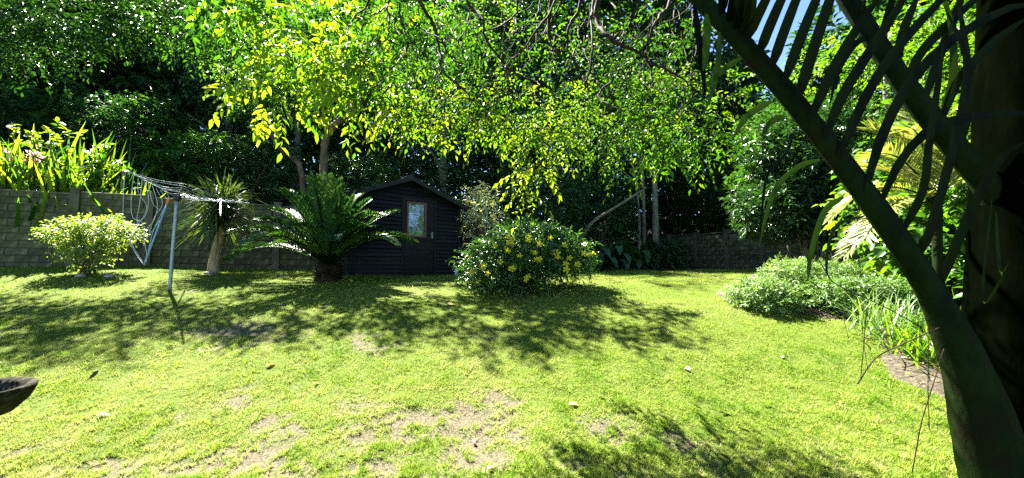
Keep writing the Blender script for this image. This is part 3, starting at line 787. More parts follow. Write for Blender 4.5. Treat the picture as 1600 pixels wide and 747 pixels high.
# lime strap plants above the left wall
def above_wall(px, back):
    """ground point seen above the wall at photo column px, 'back' metres behind it"""
    k = (px - 800) / F; d_ = nrm(WL1 - WL0); n_ = np.array((-d_[1], d_[0])); A_ = WL0 + n_ * back
    t = (k * A_[1] - A_[0]) / (d_[0] - k * d_[1]); q = A_ + d_ * t
    return q
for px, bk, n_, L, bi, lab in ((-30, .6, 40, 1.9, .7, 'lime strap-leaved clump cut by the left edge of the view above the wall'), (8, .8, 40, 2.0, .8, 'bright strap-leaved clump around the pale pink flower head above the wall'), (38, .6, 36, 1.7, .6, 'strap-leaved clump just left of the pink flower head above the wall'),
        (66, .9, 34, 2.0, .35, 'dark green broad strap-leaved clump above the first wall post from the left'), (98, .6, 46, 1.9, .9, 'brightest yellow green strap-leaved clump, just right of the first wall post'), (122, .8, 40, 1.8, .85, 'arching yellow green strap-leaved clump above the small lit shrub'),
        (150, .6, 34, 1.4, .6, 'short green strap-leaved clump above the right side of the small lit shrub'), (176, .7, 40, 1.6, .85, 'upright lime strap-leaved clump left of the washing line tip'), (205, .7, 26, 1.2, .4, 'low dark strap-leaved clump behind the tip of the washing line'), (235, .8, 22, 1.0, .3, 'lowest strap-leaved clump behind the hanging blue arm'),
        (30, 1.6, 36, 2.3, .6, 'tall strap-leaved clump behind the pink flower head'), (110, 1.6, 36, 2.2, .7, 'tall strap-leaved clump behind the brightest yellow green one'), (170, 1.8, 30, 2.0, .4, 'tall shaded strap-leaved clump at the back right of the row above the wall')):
    q = above_wall(px, bk)
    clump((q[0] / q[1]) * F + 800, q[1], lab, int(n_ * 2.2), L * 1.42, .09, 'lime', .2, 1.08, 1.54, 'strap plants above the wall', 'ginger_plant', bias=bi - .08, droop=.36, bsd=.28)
for i, (px, py, bk, n_, sz, lab) in enumerate(((52, 245, .5, 60, .14, 'pink flower head of the plants above the wall'), (8, 243, .4, 50, .15, 'pale pink flower head near the left end of the wall'))):
    q = above_wall(px, bk); c_ = P(px, py, q[1]); gq = np.array((q[0], q[1], float(G(*q))))
    root = thing('flowering_ginger', lab, 'flower', gq)
    lv = LV(); O, D = blob(n_, c_, (sz, sz, sz), .3, .2); lv.kites(O, D, D[:, ::-1] + .1, .07, .05, rng.random(n_)); lv.build('flower_head', M['pink'], root, gq, 'stuff')
    m_ = MB(); m_.tube(curve([gq, (gq + c_) / 2 + (.05, 0, 0), c_], 6), .012, 6); m_.build('stem', M['palmbark'], root, gq)

for px, bk, h_, rx, bi, lab in ((20, 1.2, 2.3, .9, .6, 'broad-leaved shrub among the strap plants by the pale pink flower head'), (95, 1.5, 2.6, .8, .7, 'tallest bright broad-leaved shrub among the strap plants above the wall'), (160, 1.3, 1.7, .8, .45, 'low broad-leaved shrub at the right of the strap plants above the wall')):
    q = above_wall(px, bk); g_ = np.array((q[0], q[1], float(G(*q))))
    shrub('broadleaf_shrub', lab, 'shrub', g_, [((0, 0, h_ * .6), (rx, .5, h_ * .4), 48), ((.2, -.2, h_ * .3), (rx, .4, h_ * .25), 20)], 'lime', .16, .09, 6, .3, 5, 'broad-leaved shrubs above the wall', bias=bi, shape='broad')
# ------------------------------------------------------------------ trees
def limbs_tree(name, label, b_, trunk_pts, r0, limbs, blobs, mat, bark, leafL, leafW, nl=8, sprayL=.55, group=None, droop=.25, up=.2, bias=None, lo=.35, shape='kite', cat='tree', r1=.35):
    """trunk_pts / limbs: offsets from the base; blobs: (offset, radii, sprays)"""
    b_ = np.asarray(b_, float); root = thing(name, label, cat, b_, group=group)
    tp = curve([b_ + np.asarray(p_) for p_ in trunk_pts], 14)
    m_ = MB(); m_.tube(tp, np.linspace(r0, r0 * r1, len(tp)), 10, wob=.07); m_.build('trunk', M[bark], root, b_)
    for lp, lr in limbs:
        q = curve([b_ + np.asarray(p_) for p_ in lp], 12); m_ = MB(); m_.tube(q, np.linspace(lr, lr * .3, len(q)), 8, wob=.05); m_.build('limb', M[bark], root, b_)
    lv = LV()
    for c_, r_, n_ in blobs:
        O, D = blob(n_, b_ + np.asarray(c_), r_, lo, up)
        sprays(lv, O, D, rng.uniform(.6, 1.25, n_) * sprayL, nl, leafL, leafW, droop, shape, bias=bias)
    lv.build('crown', M[mat], root, b_, 'stuff'); return root

def auto_tree(label, px, d, H, Rr, n_, mat, bark='bark_grey', leafL=.16, leafW=.075, nb=12, lowest=.25, r0=.18, group='trees behind the wall', bias=None, name='broadleaf_tree', x=None, y=None, nl=8, sprayL=.6, lo=.3):
    b_ = PG(px, d) if x is None else np.array((x, y, float(G(x, y)))); bl = []; lm = []
    for k in range(nb):
        f = (k + .5) / nb; zc = H * (lowest + (1 - lowest) * f * .92)
        wd = Rr * math.sin(math.pi * min(1, .22 + .72 * (1 - f) ** .8)) ; a_ = k * 2.4 + random.uniform(-.4, .4)
        c_ = np.array((math.cos(a_) * wd * .62, math.sin(a_) * wd * .62, zc)); rr_ = Rr * random.uniform(.34, .52)
        bl.append((c_, (rr_, rr_, rr_ * .75), int(n_ / nb)))
        if k % 2 == 0: lm.append(([(0, 0, zc * .6), c_ * (.45, .45, .82) + (0, 0, .1), c_], r0 * .4))
    return limbs_tree(name, label, b_, [(0, 0, -.2), (random.uniform(-.15, .15), .1, H * .3), (random.uniform(-.3, .3), .2, H * .6), (random.uniform(-.4, .4), .1, H * .88)], r0, lm, bl, mat, bark, leafL, leafW, nl, sprayL, group, bias=bias, lo=lo)

# behind the left and middle of the wall
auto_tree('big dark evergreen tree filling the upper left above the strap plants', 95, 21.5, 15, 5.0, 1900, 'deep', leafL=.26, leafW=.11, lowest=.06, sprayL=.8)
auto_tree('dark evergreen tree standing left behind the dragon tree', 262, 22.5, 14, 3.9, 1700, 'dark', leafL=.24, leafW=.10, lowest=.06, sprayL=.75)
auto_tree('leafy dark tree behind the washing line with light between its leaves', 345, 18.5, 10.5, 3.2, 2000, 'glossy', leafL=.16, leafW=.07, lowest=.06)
auto_tree('mid green tree at the far left edge with sunlit outer leaves', -20, 18.0, 12.5, 3.6, 1500, 'mid', leafL=.24, leafW=.11, lowest=.06, bias=.65, sprayL=.75)
auto_tree('bushy green tree behind the cycad and the gnarled trunk', 455, 18.5, 11.5, 3.2, 2000, 'mid', leafL=.16, leafW=.07, lowest=.05, bias=.3)
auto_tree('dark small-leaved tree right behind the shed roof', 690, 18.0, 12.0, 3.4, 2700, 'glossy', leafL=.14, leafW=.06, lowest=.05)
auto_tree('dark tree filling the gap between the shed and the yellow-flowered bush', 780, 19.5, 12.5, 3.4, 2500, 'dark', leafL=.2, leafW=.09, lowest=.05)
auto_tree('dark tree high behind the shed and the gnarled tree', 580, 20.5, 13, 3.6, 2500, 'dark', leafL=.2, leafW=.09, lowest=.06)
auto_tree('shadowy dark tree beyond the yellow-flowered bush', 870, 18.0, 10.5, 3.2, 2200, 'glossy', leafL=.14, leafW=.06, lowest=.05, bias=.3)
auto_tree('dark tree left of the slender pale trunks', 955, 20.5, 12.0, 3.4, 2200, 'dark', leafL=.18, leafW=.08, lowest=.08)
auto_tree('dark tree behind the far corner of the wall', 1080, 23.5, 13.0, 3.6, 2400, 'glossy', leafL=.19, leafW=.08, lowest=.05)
auto_tree('green tree behind the right wall reaching the sky', 1255, 20.5, 6.6, 3.2, 1700, 'mid', leafL=.18, leafW=.08, lowest=.05)
auto_tree('yellow green tree behind the near palm', 1420, 13.5, 9.0, 3.4, 2300, 'yellow', leafL=.17, leafW=.08, lowest=.06, bias=.42)
auto_tree('yellow green tree rising behind the palm fronds at the right edge', 1610, 12.5, 9.0, 3.2, 1900, 'yellow', leafL=.17, leafW=.08, lowest=.06, bias=.36)
# gnarled pale trunk tree left of the shed
def off(px, py, d, b_): return P(px, py, d) - b_
b_ = PG(503, 13.2); b_[2] = P(503, 300, 13.2)[2] - .8
limbs_tree('gnarled_tree', 'gnarled tree with a pale forked trunk behind the cycad', b_, [(0, 0, -.4), off(506, 262, 13.2, b_), off(508, 225, 13.1, b_), off(515, 198, 13, b_)], .14,
           [([off(514, 200, 13, b_), off(505, 180, 12.9, b_), off(500, 150, 12.8, b_)], .12), ([off(513, 205, 13, b_), off(535, 186, 12.9, b_), off(560, 167, 12.8, b_), off(580, 130, 12.6, b_)], .14)],
           [(off(500, 120, 12.8, b_), (1.2, 1, .8), 260), (off(590, 110, 12.6, b_), (1.4, 1, .9), 320), (off(440, 150, 13, b_), (.8, .8, .6), 130), (off(400, 62, 9.3, b_), (1.3, .6, .5), 330), (off(560, 45, 9.4, b_), (1.4, .8, .55), 350), (off(690, 66, 9.2, b_), (1.0, .6, .45), 200), (off(300, 40, 10.8, b_), (1.2, 1.0, .6), 170)], 'mid', 'wood', .14, .06, r1=.7, bias=.25)
b_ = PG(472, 13.6); b_[2] = P(472, 275, 13.6)[2] - .6
limbs_tree('gnarled_tree', 'leaning pale trunk left of the forked gnarled tree', b_, [(0, 0, -.2), off(468, 258, 13.6, b_), off(440, 235, 13.5, b_), off(423, 205, 13.4, b_), off(412, 160, 13.3, b_)], .10, [],
           [(off(405, 140, 13.3, b_), (1.1, 1, .8), 240)], 'mid', 'wood', .15, .07, r1=.5)
b_ = PG(-190, 9.6)
limbs_tree('broadleaf_tree', 'tall tree leaning in over the wall from beyond the left edge of the view', b_, [(0, 0, -.2), (.2, 0, 2.5), (.5, -.1, 4.6), (.6, 0, 6.4)], .2, [([(.5, -.1, 4.4), (1.8, -.2, 5.2), off(60, 60, 9.2, b_)], .09), ([(.5, 0, 5.0), (2.0, 0, 6.3), off(180, 20, 9.6, b_)], .08)],
           [(off(40, 60, 9.2, b_), (1.2, .7, .5), 300), (off(110, 25, 9.0, b_), (1.3, .7, .5), 330), (off(215, 18, 9.3, b_), (1.2, .7, .5), 290), (off(-60, 40, 9.2, b_), (1.3, .8, .6), 220)], 'deep', 'bark_grey', .12, .055, bias=.4)
# slender pale trunks in the dark corner
for px, d, r0, ptop, lab in ((1024, 16.2, .13, (1020, 190), 'thickest of the slender pale trunks in the dark far corner'), (1006, 16.4, .075, (1000, 195), 'thin straight pale trunk in the middle of the far corner trunks'), (998, 16.0, .06, (980, 200), 'thin leaning pale trunk left of the other slender trunks')):
    b_ = PG(px, d)
    limbs_tree('slender_tree', lab, b_, [(0, 0, -.1), off(px, 330, d, b_), off((px + ptop[0]) / 2, 260, d, b_), off(*ptop, d, b_)], r0, [], [(off(ptop[0], ptop[1] - 30, d, b_), (1.3, 1.2, 1.0), 260)], 'mid', 'bark_grey', .15, .065, r1=.6, group='slender pale trunks in the far corner')
b_ = PG(900, 13.5)
m_ = MB(); m_.tube(curve([P(900, 385, 13.5), P(925, 348, 13.6), P(960, 325, 13.8), P(1003, 298, 14.2)], 14), np.linspace(.06, .035, 13), 8, wob=.08)
tag(m_.build('fallen_branch', M['bark_grey']), 'long pale bare branch leaning diagonally in the dark corner behind the bush', 'branch')

# unseen trees added right of the view, for the shed window to mirror
for x_, y_, H_, lab in ((13.0, 4.5, 8, 'broad unseen tree added right of the bed for the shed window to mirror'), (11.5, .5, 9, 'tall unseen tree added right of the viewer for the shed window to mirror')):
    auto_tree(lab, 0, 0, H_, 3.2, 700, 'mid', leafL=.3, leafW=.14, x=x_, y=y_, lowest=.1, group='unseen trees added right of the bed', nb=9, sprayL=.8)
# undergrowth trees and shrubs
auto_shrub = lambda name, lab, px, d, rx, h_, mat, n_, lL, lW, bias=None, nl=7, sp=.35, grp=None, up=.3: shrub(name, lab, 'shrub', PG(px, d), [((0, 0, h_ * .5), (rx, rx * .8, h_ * .5), n_), ((-rx * .4, -.1, h_ * .75), (rx * .6, rx * .5, h_ * .3), n_ // 3), ((rx * .4, 0, h_ * .8), (rx * .6, rx * .5, h_ * .28), n_ // 3)], mat, lL, lW, nl, sp, 6, grp, up=up, bias=bias, stem_r=.03)
G1 = 'undergrowth shrubs along the back of the garden'
auto_shrub('understorey_shrub', 'dark glossy shrub just right of the shed', 745, 12.2, .75, 2.0, 'glossy', 420, .12, .055, grp=G1)
auto_shrub('variegated_shrub', 'cream and green sunlit shrub leaning beside the shed', 752, 11.4, .42, 2.3, 'cream', 170, .10, .04, bias=.7, grp=G1)
auto_shrub('understorey_shrub', 'tall shadowy shrub directly behind the yellow-flowered bush', 850, 13.5, 1.3, 3.2, 'glossy', 700, .13, .055, grp=G1)
auto_shrub('understorey_shrub', 'dark shrub left of the slender trunks', 935, 15.5, 1.4, 3.4, 'glossy', 700, .13, .055, grp=G1)
auto_shrub('understorey_shrub', 'dark shrub between the slender trunks and the sunlit corner wall', 1060, 21.0, 1.8, 5.0, 'dark', 700, .16, .07, grp=G1)
auto_shrub('understorey_shrub', 'dark shrub rising behind the shaded right wall', 1180, 17.5, 1.8, 4.6, 'dark', 800, .16, .07, grp=G1)
auto_shrub('understorey_shrub', 'green shrub above the wall behind the washing line pole', 290, 13.2, 1.3, 2.6, 'mid', 600, .14, .06, bias=.4, grp=G1)
auto_shrub('understorey_shrub', 'dense green shrub above the wall behind the dragon tree', 385, 13.8, 1.5, 2.8, 'glossy', 700, .13, .055, grp=G1)
auto_shrub('understorey_shrub', 'light-speckled shrub above the wall between cycad and shed roof', 560, 14.2, 1.4, 2.6, 'glossy', 700, .13, .055, grp=G1)
auto_shrub('understorey_shrub', 'dark thicket behind the strap plants above the wall', 60, 14.0, 2.2, 3.6, 'dark', 800, .16, .07, grp=G1)
auto_shrub('understorey_shrub', 'dark thicket right of the strap plants above the wall', 190, 13.6, 1.8, 3.6, 'dark', 800, .16, .07, grp=G1)
auto_shrub('ferny_shrub', 'low dark ferny shrub under the slender trunks by the corner wall', 1035, 16.2, .8, .95, 'glossy', 380, .14, .05, grp=G1)
# glossy tree in front of the right wall
b_ = PG(1255, 10.5)
limbs_tree('glossy_tree', 'glossy-leaved tree with glinting whorled leaves in front of the shaded right wall', b_, [(0, 0, -.1), (.05, 0, .8), (-.05, 0, 1.8), (0, 0, 3.0)], .11, [([(0, 0, .9), (-.6, -.2, 1.5), (-1.3, -.2, 1.9)], .05), ([(0, 0, 1.1), (.6, 0, 1.7), (1.2, -.1, 2.4)], .05)],
           [((-.9, -.2, 1.7), (.95, .8, .6), 420), ((.1, -.3, 2.4), (1.1, .9, .8), 600), ((.9, 0, 1.9), (.9, .8, .7), 420), ((-.3, 0, 3.3), (1.1, .9, .8), 480), ((.8, 0, 3.6), (1.1, .9, .8), 420), ((.2, -.2, 1.3), (.9, .6, .4), 260)], 'glossy', 'bark_grey', .17, .05, 9, .32, up=.5, lo=.4, bias=.35)
b_ = PG(1175, 11.6)
limbs_tree('glossy_tree', 'pale green leafy tree left of the glossy tree over the end of the lawn', b_ + (1.0, 0, 0), [(0, 0, -.1), (.05, 0, .8), (-.1, 0, 2.2)], .07, [([(0, 0, 1.2), (-.4, -.2, 1.8), (-.8, -.2, 2.2)], .035)],
           [((-.9, -.2, 2.4), (.7, .6, .45), 170), ((-.2, 0, 3.2), (.9, .8, .6), 260), ((-.8, -.1, 1.6), (.5, .4, .3), 90), ((0, 0, 4.2), (1.1, .9, .7), 260)], 'mid', 'bark_grey', .17, .055, 9, .32, up=.5, bias=.3)
# big-leaved bright shrubs behind the near palm
for px, d, rx, h_, lab, bi in ((1455, 6.4, .75, 1.7, 'bright broad-leaved shrub glowing behind the palm stalk', .75), (1530, 6.0, .8, 2.2, 'broad-leaved shrub beside the dark palm trunk', .5), (1390, 7.6, .8, 2.4, 'yellow green broad-leaved shrub behind the feather palm', .7), (1480, 7.8, 1.1, 3.6, 'tall broad-leaved shrub lit from behind, above the bed', .65), (1590, 5.2, .7, 2.0, 'broad-leaved shrub at the right edge behind the trunk', .5), (1400, 9.5, 1.2, 3.6, 'tall yellow green shrub between glossy tree and palm', .6)):
    b_ = PG(px, d)
    shrub('broadleaf_shrub', lab, 'shrub', b_, [((0, 0, h_ * .55), (rx, rx * .7, h_ * .45), 170), ((0, -.2, h_ * .3), (rx * .9, .4, h_ * .25), 70), ((0, 0, h_ * .85), (rx * .8, rx * .6, h_ * .2), 80)], 'lime', .17, .11, 5, .3, 6, 'broad-leaved shrubs behind the palm', bias=bi - .22, shape='broad', up=.3)
# feather palm behind the near palm
b_ = PG(1470, 5.1); root = thing('feather_palm', 'slender feather palm with shiny sunlit fronds behind the near palm', 'palm', b_); top_ = b_ + np.array((0, 0, 1.7))
m_ = MB(); m_.tube(curve([b_ - (0, 0, .1), b_ + (-.05, 0, .8), top_], 8), .05, 8); m_.build('trunk', M['palmbark'], root, b_)
for az, el, L, dr, ll in ((178, 62, 1.7, .55, .42), (165, 38, 1.5, .75, .4), (190, 20, 1.2, .75, .42), (205, 72, 1.9, .5, .45), (150, 70, 1.8, .35, .42), (120, 55, 1.5, .45, .4), (60, 55, 1.5, .45, .4), (20, 50, 1.5, .5, .4), (250, 60, 1.3, .5, .38), (182, 82, 2.1, .4, .45), (172, 5, 1.1, .7, .42), (300, 60, 1.3, .5, .4)):
    a_, e_ = R(az), R(el); dv = (math.cos(a_) * math.cos(e_), math.sin(a_) * math.cos(e_), math.sin(e_))
    frond_obj(root, b_, M['palm2'], M['palmbark'], top_, dv, L, dr, ll, .026, 46, rr=.014, vee=.15, lean=.5, a0=random.uniform(.4, .8))
# broad-leaved plants in the shade behind the lawn
lf = LV(); lf.broad(np.zeros((1, 3)), np.array([(1.0, 0, 0)]), np.array([(0, 0, 1.0)]), .5, .24, np.array([.5]), curl=.35)
leaf0 = mesh_np('leaf', np.concatenate(lf.V), np.concatenate(lf.F), np.concatenate(lf.A), True); leaf0.materials.append(M['glossy'])
def bigleaf(px, d, lab, n_, s_):
    b_ = PG(px, d); root = thing('broadleaf_plant', lab, 'plant', b_, group='broad-leaved plants at the back of the lawn')
    for i in range(n_):
        o = bpy.data.objects.new('leaf', leaf0); COL.objects.link(o); o.parent = root
        a_ = i * 2.4 + random.uniform(-.3, .3); r_ = random.uniform(.1, .35) * s_; z_ = random.uniform(.3, .85) * s_
        o.location = (math.cos(a_) * r_, math.sin(a_) * r_ , z_); o.rotation_euler = (random.uniform(-.4, .4), random.uniform(-.2, .9), a_); q = s_ * random.uniform(.7, 1.1); o.scale = (q, q, q)
    m_ = MB()
    for i in range(6):
        a_ = i * 1.05; m_.tube([(0, 0, -.03), (math.cos(a_) * .1, math.sin(a_) * .1, .4 * s_), (math.cos(a_) * .25 * s_, math.sin(a_) * .25 * s_, .75 * s_)], .012, 5)
    m_.build('stalks', M['palmbark'], root)
for px, d, lab, n_, s_ in ((940, 13.2, 'broad-leaved plant at the left of the shady row behind the lawn', 22, 1.0), (968, 13.6, 'large broad-leaved plant in the middle of the shady row behind the lawn', 26, 1.15), (1000, 14.0, 'broad-leaved plant at the right of the shady row behind the lawn', 22, 1.0), (905, 12.8, 'broad-leaved plant half hidden by the yellow-flowered bush', 20, .9)):
    bigleaf(px, d, lab, n_, s_)

# far-off wood closing the view, one mass
lv = LV(); n_ = 30000
ang = rng.uniform(-68, 68, n_); rad = rng.uniform(25, 33, n_)
ox, oy = rad * np.sin(np.radians(ang)), rad * np.cos(np.radians(ang))
hz = np.interp(ang, [-68, -45, -34, -28, -20, -6, 0, 8, 20, 27, 33, 40, 68], [7, 12, 15, 17, 22, 21, 21, 22, 21, 14, 9.0, 13, 18]) + 1.6 * np.sin(ang * .9) + 1.2 * np.sin(ang * 2.3)
O = np.stack((ox, oy, G(ox, oy) * .6 + rng.random(n_) ** .9 * hz), 1)
sprays(lv, O, nrm(rng.normal(0, 1, (n_, 3)) + (0, -.4, .3)), .9, 7, .5, .26, .2)
tag(lv.build('distant_wood', M['dark']), 'dark wooded hillside closing the garden behind the trees', 'wood', kind='stuff')

# ------------------------------------------------------------------ overhanging tree: trunk to the right behind the viewer, boughs hanging into view
b_ = np.array((2.6, -2.2, float(G(2.6, -2.2))))
ct = thing('overhanging_tree', 'overhanging tree whose dark bare boughs and yellow green leaves hang in from above', 'tree', b_)
fork = b_ + np.array((-.3, .4, 5.0))
m_ = MB(); m_.tube(curve([b_ - (0, 0, .2), b_ + (-.1, .1, 2), fork], 12), np.linspace(.26, .17, 13), 12, wob=.05); m_.build('trunk', M['bark_dark'], ct, b_)
D0 = 4.1
BR = [([(656, 0), (678, 40), (686, 80), (692, 112), (718, 134), (739, 158)], 9), ([(623, 0), (628, 35), (640, 62), (658, 78)], 6), ([(731, 0), (753, 27), (758, 59), (777, 86), (790, 107), (803, 160)], 7),
      ([(868, 0), (841, 43), (814, 80), (788, 103)], 6), ([(809, 0), (806, 21), (782, 40), (750, 50), (728, 58)], 5), ([(758, 0), (750, 27), (728, 54)], 4), ([(860, 0), (858, 54), (864, 75)], 11),
      ([(933, -4), (933, 32), (946, 54), (968, 70), (995, 80), (1008, 91)], 13), ([(928, 0), (924, 27), (926, 67), (921, 112), (914, 134)], 7), ([(1048, 0), (1032, 24), (1016, 51), (1011, 78), (1013, 99), (1021, 134)], 8),
      ([(1015, 95), (1048, 112), (1066, 122), (1078, 137)], 5), ([(909, 0), (890, 40), (886, 70), (896, 96), (930, 118)], 8), ([(877, 0), (858, 40), (850, 62)], 5), ([(575, 0), (560, 20), (546, 40), (543, 56)], 5),
      ([(610, -5), (600, 12), (585, 22), (570, 18), (545, 6)], 5), ([(605, 8), (608, 40), (606, 60), (616, 80)], 4), ([(692, 105), (682, 130), (676, 145)], 3), ([(718, 134), (700, 150), (690, 160)], 3), ([(790, 105), (812, 118), (838, 128), (845, 135)], 5),
      ([(814, 80), (812, 100), (820, 120), (832, 150)], 4), ([(640, 30), (660, 45), (690, 60), (712, 62)], 3), ([(705, 0), (715, 30), (706, 55), (690, 75)], 3), ([(880, 80), (862, 78), (845, 74)], 4), ([(690, 60), (705, 90), (735, 105), (770, 118)], 3),
      ([(1000, 0), (985, 30), (990, 50), (975, 72)], 4), ([(968, 0), (975, 40), (962, 66)], 3), ([(960, 120), (935, 150), (955, 165), (990, 178)], 4), ([(845, 0), (835, 30), (812, 45), (785, 70)], 4), ([(905, 70), (925, 100), (940, 140), (965, 165)], 3)]
DM = lambda x: float(np.interp(x, [300, 630, 670, 860, 910, 1150], [3.55, 3.55, 4.15, 4.1, 3.45, 3.45]))
for k, (pp, wd) in enumerate(BR):
    d_ = DM(pp[0][0]) * .86 + .25 * ((k * 7) % 5 - 2) * .6 ; j_ = (k * 3) % 4 * .08
    pts = [P(x, y, d_ + .12 * math.sin(i * 1.3 + k)) for i, (x, y) in enumerate(pp)]
    if pp[0][1] <= 0:                                       # carry the bough back up to the fork
        p0, p1 = pts[0], pts[1]; up_ = p0 + nrm(p0 - p1) * .5 + np.array((0, -.2, .25)); far = np.array((fork[0] * .3 + up_[0] * .7, d_ - 2.6, up_[2] + .75 + j_))
        pts = [fork + (0, 0, j_), far, up_] + pts
    q = curve(pts, 40 if len(pts) > 6 else 22); r0 = wd / F * d_ / 2
    nq = len(q); tt = np.linspace(0, 1, nq); rad = r0 * (1.0 - .72 * tt)
    q[1:-1] += rng.normal(0, .005, (nq - 2, 3))
    m_ = MB(); m_.tube(q, rad, 7, wob=.06); m_.build('bough', M['bark_dark'], ct, b_)
lv = LV(); tw = LV()
CL = [(705, 150, 50, 36, 5.8, 100, .08, .3), (750, 200, 60, 30, 5.6, 90, .085, .5), (470, 75, 75, 50, 4.6, 110, .13, .8), (430, 175, 45, 40, 4.6, 55, .13, .95), (500, 130, 70, 45, 4.7, 110, .125, .9), (545, 165, 55, 45, 4.8, 90, .12, .9), (590, 110, 80, 60, 5.2, 150, .10, .6), (560, 40, 80, 45, 5.2, 100, .11, .55), (640, 170, 60, 45, 5.2, 110, .10, .75),
      (690, 110, 90, 60, 5.8, 170, .08, .35), (740, 50, 80, 50, 6.0, 110, .08, .5), (790, 140, 90, 60, 5.8, 190, .08, .4), (800, 60, 80, 55, 6.2, 100, .08, .6), (860, 190, 75, 50, 5.6, 230, .085, .6), (850, 245, 45, 32, 5.2, 65, .10, .95), (822, 305, 18, 22, 5.0, 14, .11, 1.0), (838, 275, 22, 18, 5.1, 12, .11, 1.0),
      (930, 130, 85, 60, 6.0, 170, .08, .35), (950, 200, 80, 45, 5.7, 190, .085, .5), (1000, 110, 80, 60, 6.2, 140, .08, .3), (1040, 190, 80, 50, 5.8, 190, .09, .45), (1000, 240, 70, 28, 5.4, 95, .11, .5), (1085, 225, 55, 35, 5.5, 85, .11, .4), (900, 60, 80, 50, 6.4, 110, .08, .45), (1080, 120, 55, 60, 6.2, 110, .1, .35), (1060, 40, 60, 40, 6.4, 80, .1, .35),
      (350, 25, 75, 35, 4.4, 50, .13, .3), (300, 5, 50, 20, 4.2, 22, .13, .5), (410, 20, 60, 30, 4.5, 50, .13, .6), (610, 200, 25, 18, 5.0, 20, .11, .95), (660, 210, 40, 20, 5.2, 36, .10, .9), (760, 205, 60, 25, 5.4, 100, .10, .8), (1130, 180, 40, 50, 6.0, 60, .1, .45), (640, 20, 80, 40, 5.6, 90, .1, .5), (700, 195, 50, 18, 5.4, 46, .09, .95)]
# thin bare twigs hanging among the leaves
tg = MB()
for _ in range(230):
    x, y = rng.uniform(560, 1090), rng.uniform(0, 170); d_ = DM(x) * rng.uniform(.92, 1.1); dx, dy = rng.normal(0, 14), rng.uniform(14, 46)
    tg.tube(curve([P(x, y, d_), P(x + dx * .3 + rng.normal(0, 4), y + dy * .5, d_ + rng.normal(0, .05)), P(x + dx + rng.normal(0, 6), y + dy, d_ + rng.normal(0, .1))], 8), [.0075 * rng.uniform(.6, 1.3)] * 3 + [.004] * (len(curve([P(0, 0, 1), P(1, 1, 1), P(2, 2, 1)], 8)) - 3), 4, False)
tg.build('hanging_twigs', M['bark_dark'], ct, b_)['kind'] = 'stuff'
for px, py, rx, ry, d_, n_, lL, bi in CL:
    py -= 26 if px < 780 else 14
    lL = lL / d_ * F; d_ = DM(px) + rng.normal(0, .15); lL = lL * .9 * d_ / F; n_ = int(n_ * (.40 if px < 600 else (.54 if py > 130 else .38))); bi -= .16 if (px > 600 and py < 150) else 0
    k = d_ / F; O, D = blob(n_, P(px, py, d_ + .2), (rx * k, .42, ry * k), .1, -.35)
    sprays(lv, O, D, rng.uniform(.2, .36, n_) * d_ / 4.0, 9, lL * 1.05, lL * .46, .35, shape='broad' if px < 640 else 'kite', tw=tw, bias=bi - (.16 if px < 640 else .1), jit=.17, bsd=.22)
lv.build('foliage', M['yellow'], ct, b_, 'stuff'); tw.build('twigs', M['bark_dark'], ct, b_, 'stuff')

# ------------------------------------------------------------------ near palm at the right edge
b_ = PG(1605, 1.95); palm = thing('near_palm', 'dark palm in deep shade at the right edge with long bare leaf stalks', 'palm', b_)
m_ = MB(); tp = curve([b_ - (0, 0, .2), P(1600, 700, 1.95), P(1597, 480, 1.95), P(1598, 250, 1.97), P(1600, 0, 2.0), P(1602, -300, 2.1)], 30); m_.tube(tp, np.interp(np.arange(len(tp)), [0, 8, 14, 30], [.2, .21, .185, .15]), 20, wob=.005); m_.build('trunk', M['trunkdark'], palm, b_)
def ribbon(pts, W, name, parent, mat, fold=.18, prof=None, a_=.5, tw0=0.0, ref=(0, -1, 0)):
    """one folded leaflet along a curve, with a midrib and thickness by its fold"""
    q = curve(pts, 14); n_ = len(q); T = nrm(np.gradient(q, axis=0)); s_ = nrm(np.cross(T, np.asarray(ref, float))); u_ = np.cross(s_, T)
    t = np.linspace(0, 1, n_); wv = W * .5 * (np.minimum(1, .45 + t * 3.5) * (1 - t ** 4) + .01) if prof is None else W * .5 * prof(t)
    V = np.concatenate((q - s_ * wv[:, None] + u_ * (wv * fold)[:, None], q, q + s_ * wv[:, None] + u_ * (wv * fold)[:, None]))
    i = np.arange(n_ - 1); Fq_ = np.concatenate((np.stack((i, i + 1, i + 1 + n_, i + n_), 1), np.stack((i + n_, i + n_ + 1, i + 1 + 2 * n_, i + 2 * n_), 1)))
    me_ = mesh_np(name, V - b_, Fq_, np.full(len(Fq_), a_), True); return link(name, me_, mat, parent)
def frond_near(pix, wid, leaflets, green):
    q = curve([P(x, y, d_) for x, y, d_ in pix], 36); n_ = len(q)
    m_ = MB(); m_.tube(q, np.interp(np.linspace(0, 1, n_), np.linspace(0, 1, len(wid)), wid), 12, wob=.02); f = m_.build('frond', M['palmbark'], palm, b_)
    for pts, W, a_ in leaflets:
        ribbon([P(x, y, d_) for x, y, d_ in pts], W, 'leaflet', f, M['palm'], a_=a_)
    return f
def LP(p, W=20, d=1.75, dd=-.15, a_=.4):
    k = len(p) - 1
    W *= .82
    return ([(x, y, d + dd * i / max(1, k)) for i, (x, y) in enumerate(p)], W / F * d, a_)
